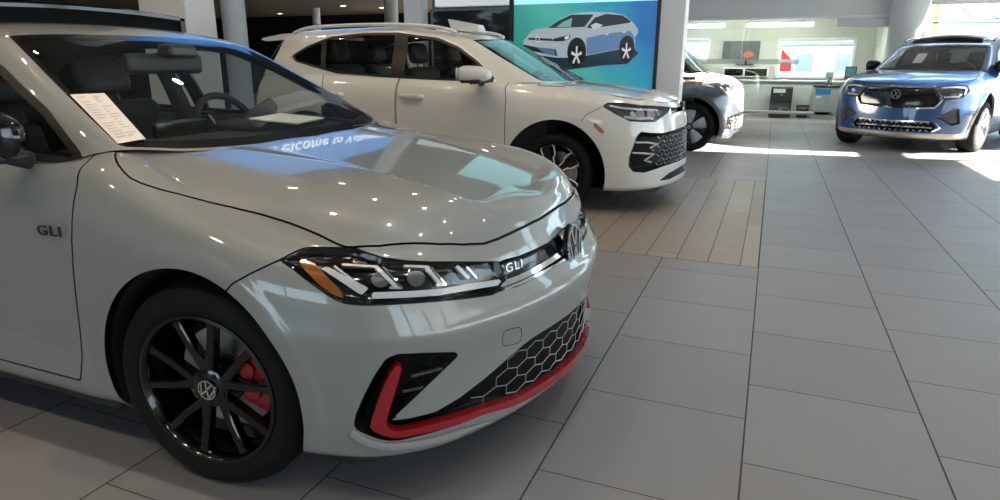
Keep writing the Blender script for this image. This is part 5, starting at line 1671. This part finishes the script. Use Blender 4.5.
    nt.links.new(tc.outputs['Object'], mp.inputs[0]); nt.links.new(mp.outputs[0], ns.inputs['Vector']); nt.links.new(ns.outputs['Fac'], cr.inputs[0]); nt.links.new(cr.outputs[0], nt.nodes['Principled BSDF'].inputs['Base Color'])
    nt.nodes['Principled BSDF'].inputs['Roughness'].default_value = .25
    Geo().box((-.71, 0, -.57), (.66, .02, 1.04)).build('print', pm, pic)
    Geo().rbox((-.62, -.10, 1.10), (.70, .02, 1.75), .01).build('white_header', mat('header_white_glow', (.85, .86, .88), .4, emit=(.85, .88, .92), estr=.35), pic)  # glow added to lift the white header
    # ------------------------------------------------- banner with the printed car
    bn = empty('display_banner', (-2.43, 8.80, 0)); tag(bn, 'tall teal and blue banner with a printed crossover car', 'banner')
    bm = bpy.data.materials.new('teal_print'); bm.use_nodes = True
    nt = bm.node_tree; tc = nt.nodes.new('ShaderNodeTexCoord'); sp = nt.nodes.new('ShaderNodeSeparateXYZ'); nt.links.new(tc.outputs['Object'], sp.inputs[0])
    X = NX(nt, sp.outputs[0]); Zc = NX(nt, sp.outputs[2])
    nz = nt.nodes.new('ShaderNodeTexNoise'); nz.inputs['Scale'].default_value = 1.6; nt.links.new(tc.outputs['Object'], nz.inputs[0])
    f_ = (X + .95) / 1.9 + (Zc - 1.6) * .25 + (NX(nt, nz.outputs['Fac']) - .5) * .5
    cr = nt.nodes.new('ShaderNodeValToRGB'); E = cr.color_ramp.elements
    E[0].position = .0; E[0].color = (.03, .30, .26, 1); E[1].position = 1.0; E[1].color = (.015, .14, .42, 1)
    e = E.new(.35); e.color = (.075, .42, .37, 1); e = E.new(.72); e.color = (.03, .30, .44, 1)
    nt.links.new(f_.k, cr.inputs[0])
    b = nt.nodes['Principled BSDF']; b.inputs['Roughness'].default_value = .35
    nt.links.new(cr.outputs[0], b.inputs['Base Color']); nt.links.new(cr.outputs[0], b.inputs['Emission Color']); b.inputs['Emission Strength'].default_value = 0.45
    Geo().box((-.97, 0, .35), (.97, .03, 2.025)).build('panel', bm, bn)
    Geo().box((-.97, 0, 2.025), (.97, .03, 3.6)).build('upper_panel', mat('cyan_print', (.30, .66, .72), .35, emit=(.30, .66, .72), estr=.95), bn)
    g = Geo()
    for a, q in ((-1.03, -.97), (.97, 1.015)): g.box((a, -.03, 0), (q, .08, 3.66))
    g.box((-1.03, -.03, .30), (1.015, .08, .35)); g.box((-1.03, -.03, 3.6), (1.015, .08, 3.66)); g.box((-1.0, -.30, 0), (1.0, .40, .03))
    g.build('frame', M['satin_black'], bn)
    # picture outlines in picture units, 1000 wide (520..650, 10..75 of the view across the panel)
    def bp_(u, v): return (-.83 + (u - 70) / 870 * 1.58 , 1.905 - (v - 20) / 445 * .735)
    lay = [
        ((.012, .030, .045), [(60, 345), (200, 300), (900, 290), (950, 330), (870, 415), (700, 425), (430, 462), (250, 455), (110, 390)]),
        ((.36, .42, .47), [(72, 270), (70, 232), (105, 195), (128, 160), (175, 140), (262, 130), (350, 72), (430, 32), (520, 20), (620, 20), (740, 26), (830, 48), (885, 92), (932, 150), (936, 182), (915, 215), (922, 290), (895, 315), (820, 300), (570, 350), (415, 368), (330, 366), (82, 332)]),
        ((.10, .20, .38), [(560, 215), (700, 185), (880, 165), (915, 215), (900, 250), (830, 240), (800, 300), (570, 345)]),
        ((.02, .025, .03), [(262, 134), (345, 80), (440, 36), (608, 38), (545, 130), (400, 134)]),
        ((.16, .40, .38), [(330, 128), (375, 92), (450, 60), (440, 128)]),
        ((.018, .022, .03), [(560, 136), (618, 62), (700, 36), (820, 50), (882, 95), (870, 106), (720, 126), (600, 142)]),
        ((.015, .018, .025), [(72, 262), (180, 285), (330, 300), (345, 355), (250, 335), (160, 318), (80, 330)]),
        ((.08, .16, .30), [(180, 290), (320, 300), (330, 350), (250, 332)]),
        ((.012, .014, .018), [(310, 218), (440, 188), (432, 222), (385, 238), (300, 238)]),
        ((.70, .74, .76), [(395, 205), (432, 192), (425, 220), (400, 226)]),
        ((.015, .017, .02), [(112, 208), (300, 218), (300, 236), (112, 224)]),
        ((.45, .52, .58), [(590, 120), (628, 100), (678, 118), (655, 142), (610, 150)]),
    ]
    def ell(cx, cy, rx, ry, n=28): return [(cx + rx * math.cos(2 * PI * i / n), cy + ry * math.sin(2 * PI * i / n)) for i in range(n)]
    lay += [((.010, .011, .014), ell(492, 320, 72, 110)), ((.006, .007, .008), ell(492, 348, 56, 96)), ((.010, .011, .014), ell(862, 292, 56, 92)), ((.006, .007, .008), ell(860, 318, 46, 86))]
    for cx, cy, rx, ry in ((492, 350, 42, 74), (860, 318, 34, 64)):
        for k in range(5):
            a = -PI / 2 + k * 2 * PI / 5
            lay.append(((.62, .65, .68), [(cx + rx * .12 * math.cos(a - 1.5), cy + ry * .12 * math.sin(a - 1.5)), (cx + rx * math.cos(a - .17), cy + ry * math.sin(a - .17)), (cx + rx * math.cos(a + .17), cy + ry * math.sin(a + .17)), (cx + rx * .12 * math.cos(a + 1.5), cy + ry * .12 * math.sin(a + 1.5))]))
    lay.append(((.85, .88, .9), ell(186, 222, 15, 22))); lay.append(((.05, .07, .1), ell(186, 222, 11, 17)))
    lay.append(((.5, .55, .6), [(700, 186), (725, 182), (725, 192), (700, 195)])); lay.append(((.5, .55, .6), [(825, 172), (850, 168), (850, 178), (825, 181)]))
    g = Geo(); mats = []
    for i, (c, poly) in enumerate(lay):
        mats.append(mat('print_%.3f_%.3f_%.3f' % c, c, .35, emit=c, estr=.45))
        P = [bp_(*q) for q in poly]
        yy = -.002 - i * .0004
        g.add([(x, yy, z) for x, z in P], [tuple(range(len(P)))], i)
    me = bpy.data.meshes.new('printed_car'); me.from_pydata(g.v, [], g.f)
    for m_ in mats: me.materials.append(m_)
    me.polygons.foreach_set('material_index', g.mi)
    o = bpy.data.objects.new('printed_car', me); COL.objects.link(o); o.parent = bn

def rot_to(o, rz): o.rotation_euler.z = rz; return o

def build_things():
    M = MATS
    # ------------------------------------------------- office things
    cab = empty('file_cabinet', (.20, 17.50, 0)); tag(cab, 'black cabinet with a white label behind the office glass', 'cabinet')
    Geo().rbox((-.245, 0, .02), (.245, .45, .73), .012).build('body', M['satin_black'], cab)
    for i in range(2):
        d = Geo().rbox((-.225, -.018, .05 + i * .34), (.225, .0, .37 + i * .34), .006).build('drawer', mat('charcoal', (.03, .03, .032), .45), cab)
        Geo().rbox((-.03, -.04, .20 + i * .34), (.03, -.018, .225 + i * .34), .004).build('handle', M['brushed'], d)
    Geo().box((-.19, -.021, .60), (.08, -.018, .69)).build('label_card', M['white_gloss'], cab)
    kio = empty('pedestal', (1.16, 17.52, 0)); tag(kio, 'grey pedestal stand with a blue label strip behind the office glass', 'pedestal')
    Geo().rbox((-.26, 0, 0), (.28, .42, .74), .012).build('body', mat('kiosk_grey', (.40, .41, .42), .4, .2), kio)
    Geo().rbox((-.28, -.02, .74), (.30, .44, .79), .01).build('top', M['satin_black'], kio)
    Geo().box((-.22, -.005, .58), (.10, .0, .70)).build('label_strip', mat('label_blue', (.02, .20, .52), .4), kio)
    Geo().box((-.20, -.006, .50), (-.08, 0, .54)).build('label_card', M['white_gloss'], kio)
    bin_ = empty('waste_bin', (.71, 17.72, 0)); tag(bin_, 'small black waste bin beside the grey pedestal', 'bin')
    Geo().lathe([(0, .01), (.12, .01), (.15, .29), (.158, .30), (.15, .305), (.14, .29), (.115, .03), (0, .03)], 28, 'z').build('body', M['satin_black'], bin_)
    mon = empty('desk_phone', (1.22, 17.70, .792)); tag(mon, 'black card terminal standing on the grey pedestal', 'terminal')
    Geo().rbox((-.07, -.06, 0), (.07, .06, .03), .01).build('base', M['satin_black'], mon)
    Geo().rbox((-.05, -.03, .02), (.05, .03, .16), .012).build('body', M['satin_black'], mon)
    Geo().rbox((-.10, -.02, .15), (.06, .02, .30), .008).build('screen', mat('screen_grey', (.30, .32, .30), .2), mon)
    tab = empty('tablet_stand', (1.62, 17.5, 0)); tag(tab, 'upright tablet with a red foot edge beside the grey pedestal', 'tablet')
    Geo().lathe([(0, 0), (.14, 0), (.14, .015), (.02, .025), (.016, .93), (0, .93)], 24, 'z').build('stand', M['brushed'], tab)
    Geo().rbox((-.12, -.02, .93), (.12, .02, 1.22), .012).build('casing', M['satin_black'], tab)
    Geo().box((-.095, -.023, .99), (.095, -.018, 1.195)).build('screen', mat('screen_teal', (.12, .26, .27), .15), tab)
    Geo().rbox((-.13, -.03, .925), (.13, .0, .965), .006).build('foot_edge', mat('red_plastic', (.55, .06, .05), .4), tab)
    rs = empty('red_sign', (.22, 18.35, .876)); tag(rs, 'red sign with a pointed top standing by the office window', 'sign')
    Geo().prism([(-.13, .50), (-.13, .76), (.13, .50)], .02, 'y').build('pointed_top', mat('red_print', (.72, .06, .05), .5), rs)
    Geo().rbox((-.13, 0, .215), (.14, .02, .44), .005).build('board', mat('red_board', (.75, .08, .12), .5), rs)
    Geo().rbox((-.14, -.02, .10), (.15, .05, .15), .008).build('tray', M['white_gloss'], rs)
    Geo().lathe([(0, 0), (.12, 0), (.12, .015), (.012, .02), (.012, .52), (0, .52)], 20, 'z', (0, .04, 0)).build('stand', M['white_gloss'], rs)
    # counter
    ct = empty('counter', (-.55, 18.05, 0)); tag(ct, 'long pale grey counter across the glazed office', 'counter')
    Geo().rbox((-2.2, 0, 0), (2.4, .06, .84), .008).build('front_panel', mat('counter_grey', (.52, .55, .54), .45), ct)
    Geo().rbox((-2.25, -.04, .84), (2.45, .65, .875), .008).build('top', mat('counter_top', (.50, .52, .51), .35), ct)
    Geo().box((-2.2, .06, 0), (2.4, .60, .06)).build('plinth', M['satin_black'], ct)
    lw = empty('wall_display', (-.72, 19.55, 0)); tag(lw, 'wide low black display above the office counter', 'display')
    Geo().rbox((-.62, -.03, .92), (.55, .04, 1.17), .008).build('casing', M['white_gloss'], lw)
    for a, b in ((-.58, -.10), (-.05, .51)): Geo().box((a, -.036, .955), (b, -.03, 1.14)).build('screen', M['gloss_black'], lw)
    pf = empty('wall_picture', (-.93, 19.57, 0)); tag(pf, 'framed dark picture with an orange patch on the office wall', 'picture')
    Geo().rbox((-.47, -.02, 1.34), (.48, .02, 1.86), .006).build('frame', mat('frame_dark', (.09, .10, .10), .4), pf)
    Geo().box((-.45, -.024, 1.36), (.46, -.02, 1.84)).build('print', mat('print_dark', (.10, .105, .11), .4, noise=.5, nscale=9), pf)
    Geo().prism([(.08, 1.42), (.05, 1.52), (.14, 1.60), (.30, 1.58), (.36, 1.48), (.25, 1.44)], .002, 'y', (0, -.027, 0)).build('orange_patch', mat('orange', (.50, .16, .09), .5), pf)
    Geo().rbox((-.10, -.03, 1.245), (.36, .0, 1.345), .004).build('caption_plate', M['satin_black'], pf)
    for x0, x1 in ((-2.5, -1.35), (-.80, .75)):
        o = Geo().rbox((x0, 18.6, 2.18), (x1, 18.75, 2.26), .01).build('ceiling_light', mat('led', (.95, .95, .85), .4, emit=(1, .97, .85), estr=16.0))
        tag(o, 'bright strip light in the office, %s' % ('left one, next to the small window' if x0 < -1 else 'right one, over the red sign'), 'light', 'office strip lights')
        for q in (x0 + .15, x1 - .15): Geo().tube([(q, 18.675, 2.25), (q, 18.675, 2.73)], .006, 6).build('hanger', M['brushed'], o)
    # ------------------------------------------------- roof sign of the SUV
    g = Geo()
    v = [(-.16, -.10, .005), (.14, -.10, -.022), (.14, .10, -.022), (-.16, .10, .005), (-.21, -.07, .105), (.12, -.07, .045), (.12, .07, .045), (-.21, .07, .105)]
    g.add(v, [(0, 3, 2, 1), (4, 5, 6, 7), (0, 1, 5, 4), (1, 2, 6, 5), (2, 3, 7, 6), (3, 0, 4, 7)])
    o = g.build('roof_sign', mat('acrylic', (.50, .56, .55), .25), None, loc=(TIGP[0] - 1.25, TIGP[1] - .02, 1.578))
    tag(o, 'pale wedge-shaped price topper standing on the beige SUV roof', 'sign')
    # ------------------------------------------------- sheets inside the windscreens
    P = [Vector(q) for q in ((-.67, -.650, 1.143), (-.635, -.553, 1.145), (-.380, -.628, 1.010), (-.416, -.700, 1.001))]
    dn = (P[1] - P[0]).cross(P[3] - P[0]).normalized()
    if dn.z > 0: dn = -dn
    P = [q - dn * .010 for q in P]
    J = Vector(JET)
    g = Geo(); g.add([q + J for q in P] + [q + J + dn * .001 for q in P], [(0, 1, 2, 3), (7, 6, 5, 4), (0, 4, 5, 1), (1, 5, 6, 2), (2, 6, 7, 3), (3, 7, 4, 0)])
    pp = g.build('paper_sheet', mat('cream_paper', (.78, .69, .60), .6, noise=.05, nscale=60)); tag(pp, 'cream printed sheet lying on the corner of the pale saloon windshield', 'paper')
    g = Geo()
    rnd = random.Random(3)
    def pt(u, v): return P[0] * (1 - u) * (1 - v) + P[1] * u * (1 - v) + P[2] * u * v + P[3] * (1 - u) * v + J - dn * .003
    for i in range(16):
        v0 = .07 + i * .055
        for c0, c1 in ((.10, .10 + rnd.uniform(.2, .38)), (.55, .55 + rnd.uniform(.1, .35))):
            if rnd.random() < .2: continue
            g.add([pt(c0, v0), pt(c1, v0), pt(c1, v0 + .014), pt(c0, v0 + .014)], [(0, 1, 2, 3)])
    g.build('printed_lines', mat('faint_ink', (.50, .44, .38), .7), pp)
    A = Matrix.Translation(ATLP[:3]) @ Matrix.Rotation(ATLP[3], 4, 'Z')
    g = Geo(); q = [A @ Vector(p) for p in ((-.62, -.30, 1.295), (-.62, -.16, 1.295), (-.90, -.16, 1.445), (-.90, -.30, 1.445))]
    q2 = [p + Vector((0, 0, -.002)) for p in q]
    g.add(q + q2, [(0, 1, 2, 3), (7, 6, 5, 4), (0, 4, 5, 1), (1, 5, 6, 2), (2, 6, 7, 3), (3, 7, 4, 0)])
    tag(g.build('window_sticker', M['paper']), 'cream price sheet inside the blue SUV windshield', 'paper')
    # folder on the saloon's dashboard
    g = Geo(); Jm = Matrix.Translation(J) @ Matrix.Translation((-.58, .30, 1.004)) @ Matrix.Rotation(.25, 4, 'Z') @ Matrix.Rotation(.08, 4, 'Y')
    g.rbox((-.11, -.15, 0), (.11, .15, .008), .003, 0, Jm)
    tag(g.build('folder', M['paper']), 'pale folder lying on the saloon dashboard', 'folder')
    # ------------------------------------------------- welcome board on the far side, mirrored in the bonnet
    wb = empty('welcome_board', WB['loc'], WB['rz']); tag(wb, 'blue wall board with white welcome lettering, seen mirrored in the pale bonnet', 'sign')
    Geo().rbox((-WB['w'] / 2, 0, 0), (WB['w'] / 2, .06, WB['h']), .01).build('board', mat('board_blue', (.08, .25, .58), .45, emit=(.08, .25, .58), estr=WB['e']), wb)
    lt = text_geo('Welcome to Volkswagen', WB['ts'], .01, lambda a, b, c: Vector((a * .88 + WB['tx'], -.008 - c, WB['tz'] + b)), bold=.010, space=1.06)
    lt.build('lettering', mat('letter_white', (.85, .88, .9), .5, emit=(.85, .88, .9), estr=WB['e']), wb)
    # ------------------------------------------------- lamps
    spots = [(-17.3, 20.6), (-13.0, 18.5), (-12.2, 19.5), (-18.5, 18.2), (-8.0, 18.0)]
    for i, (x, y) in enumerate(spots):
        o = empty('downlight', (x, y, 3.0)); tag(o, 'recessed round downlight in the beige soffit', 'downlight', 'downlights in the beige soffit')
        Geo().lathe([(.085, .0), (.085, -.012), (.11, -.014), (.115, .0)], 28, 'z').build('trim_ring', M['white_gloss'], o)
        Geo().lathe([(0, -.006), (.085, -.006)], 28, 'z').build('lamp', mat('warm_lamp', (1, .8, .55), .4, emit=(1, .78, .5), estr=14.0), o)
    return wb

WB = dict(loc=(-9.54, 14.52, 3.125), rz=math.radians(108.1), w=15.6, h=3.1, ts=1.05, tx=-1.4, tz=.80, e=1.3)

def build_outside():
    M = MATS
    mat('asphalt', (.40, .40, .39), .9, noise=.1, nscale=2)
    struct(Geo().box((-60, 24, -.3), (80, 160, -.2)).build('ground_outside', M['asphalt'])).name = 'floor_outside'
    struct(Geo().box((9.2, -40, -.3), (80, 24, -.2)).build('floor_outside', M['asphalt']))
    b = empty('building', (6.0, 62, -.2)); tag(b, 'pale low building across the road seen through the office window', 'building')
    Geo().box((-18, 0, 0), (12, 10, 3.1)).build('walls', mat('pale_render', (.72, .68, .58), .8), b)
    Geo().box((-18.5, -.4, 3.1), (12.5, 10.4, 3.7)).build('roof', mat('pale_roof', (.75, .74, .72), .8), b)
    for i in range(9): Geo().box((-16.5 + i * 3.0, -.06, .9), (-15.2 + i * 3.0, 0, 2.3)).build('window', mat('pane_far', (.30, .32, .33), .3), b)
    rnd = random.Random(5)
    def tree(loc, r, h, label):
        t = empty('tree', loc); tag(t, label, 'tree')
        Geo().tube([(0, 0, 0), (.1, 0, h * .4), (0, .1, h * .75)], [.28, .2, .1], 8).build('trunk', mat('bark', (.12, .09, .07), .9), t)
        g = Geo()
        for i in range(420):
            a, c = rnd.uniform(0, 2 * PI), rnd.uniform(-1, 1); rr = r * rnd.uniform(.5, 1) * (1 + .25 * math.sin(3 * a))
            p = Vector((rr * math.cos(a) * math.sqrt(1 - c * c), rr * math.sin(a) * math.sqrt(1 - c * c), h * .75 + rr * c * .9))
            d = Vector((rnd.uniform(-1, 1), rnd.uniform(-1, 1), rnd.uniform(-1, 1))).normalized() * .45
            e = d.orthogonal().normalized() * .3
            g.add([p - d, p + e, p + d, p - e], [(0, 1, 2, 3)])
        g.build('crown', mat('leaf', (.33, .34, .27), .8), t)
    tree((-.6, 92, -.2), 3.2, 6.0, 'leafy tree left of the pale building, through the office window')
    tree((9.6, 90, -.2), 3.6, 6.4, 'leafy tree right of the pale building, through the office window')
    p = empty('utility_pole', (4.85, 27.0, -.2)); tag(p, 'yellowish utility pole outside the right-hand window', 'pole')
    Geo().tube([(0, 0, 0), (.0, 0, 9.0)], [.13, .10], 12).build('post', mat('pole_wood', (.50, .36, .20), .8), p)
    Geo().tube([(-.9, 0, 6.5), (.9, 0, 6.5)], .05, 6).build('crossarm', mat('pole_arm', (.4, .3, .2), .8), p)
    w = Geo()
    w.tube([(-1.6, 26.8, 2.45), (4.8, 26.78, 2.62), (14, 26.75, 2.50), (26, 26.75, 2.52)], .022, 6)
    tag(w.build('cable', M['satin_black']), 'black cable strung past the pole outside the window', 'cable')
    w = Geo()
    pts = [(4.2, 26.8, 3.05), (4.9, 26.8, 3.12), (5.5, 26.8, 2.95), (5.8, 26.8, 2.62), (6.3, 26.8, 2.58)]
    ring = [(6.6 + .33 * math.cos(-PI / 2 + 2 * PI * i / 18), 26.8, 2.92 + .33 * math.sin(-PI / 2 + 2 * PI * i / 18)) for i in range(19)]
    w.tube([(x_, y_, z_ + .12) for x_, y_, z_ in pts + ring], .020, 6)
    tag(w.build('cable', M['satin_black']), 'loose cable with a round coil by the pole outside', 'cable')

def build_light():
    W = bpy.data.worlds.new('sky'); SC.world = W; W.use_nodes = True
    nt = W.node_tree; bg = nt.nodes['Background']
    tc = nt.nodes.new('ShaderNodeTexCoord'); sp = nt.nodes.new('ShaderNodeSeparateXYZ'); nt.links.new(tc.outputs['Generated'], sp.inputs[0])
    cr = nt.nodes.new('ShaderNodeValToRGB'); E = cr.color_ramp.elements
    E[0].position = 0.0; E[0].color = (.76, .89, .95, 1); E[1].position = .7; E[1].color = (.36, .58, .86, 1)
    e = E.new(.12); e.color = (.60, .82, .98, 1)
    nt.links.new(sp.outputs[2], cr.inputs[0]); nt.links.new(cr.outputs[0], bg.inputs['Color'])
    bg.inputs['Strength'].default_value = L_SKY
    s = bpy.data.lights.new('sun', 'SUN'); s.energy = L_SUN; s.angle = .006; s.color = (1, .93, .80)
    o = bpy.data.objects.new('sun', s); COL.objects.link(o)
    d = Vector((-1, -.155, -.45)).normalized()
    o.rotation_euler = d.to_track_quat('-Z', 'Y').to_euler()
    o.location = (30, 10, 20)
    k = 0
    for x in (-9.5, -6.5, -3.5, -.5, 2.5, 5.5):
        for y in (-2.5, 1.5, 5.0, 8.5) + ((12.5,) if x > -1 else ()):  # rearmost row added to brighten the office header and rail
            l = bpy.data.lights.new('ceiling_lamp', 'AREA'); l.shape = 'DISK'; l.size = .22; l.energy = L_LAMP * (2.0 if y < 3 else 1.0 if y < 7 else .6); l.color = (1, .74, .48) if x < -2 else (1, .96, .90)
            l.spread = 2.2
            o = bpy.data.objects.new('ceiling_lamp', l); COL.objects.link(o); o.location = (x, y, 7.97)
    for x in (-1.2, 1.0):  # unseen fill lights added to brighten the counter front and rail
        l = bpy.data.lights.new('office_fill', 'AREA'); l.shape = 'RECTANGLE'; l.size = .9; l.size_y = .25; l.energy = 55; l.color = (1, .97, .9)
        o = bpy.data.objects.new('office_fill', l); COL.objects.link(o); o.location = (x, 17.0, 2.70)
    SC.view_settings.exposure = L_EXP
L_SKY, L_SUN, L_LAMP, L_EXP, L_FWH = 4.6, 66.0, 17.0, 0.18, 3.4
# ------------------------------------------------------------------ camera
def make_camera():
    cd = bpy.data.cameras.new('camera'); co = bpy.data.objects.new('camera', cd); COL.objects.link(co)
    pit, yaw, rol = .2807, .3876, .0046
    f = Vector((-math.sin(yaw) * math.cos(pit), math.cos(yaw) * math.cos(pit), -math.sin(pit)))
    r = Vector((math.cos(yaw), math.sin(yaw), 0)); u = r.cross(f)
    r2 = r * math.cos(rol) + u * math.sin(rol); u2 = -r * math.sin(rol) + u * math.cos(rol)
    m = Matrix((r2, u2, -f)).transposed().to_4x4(); m.translation = (0, 0, 1.257)
    co.matrix_world = m
    cd.sensor_width = 36; cd.lens = 648 / 1000 * 36
    cd.clip_start = .05; cd.clip_end = 300
    SC.camera = co
make_camera()
vs = SC.view_settings
vs.view_transform = 'Standard'; vs.look = 'None'; vs.gamma = 1; vs.use_curve_mapping = False
common_mats()
build_saloon()
build_three()
build_room()
build_things()
build_outside()
build_light()
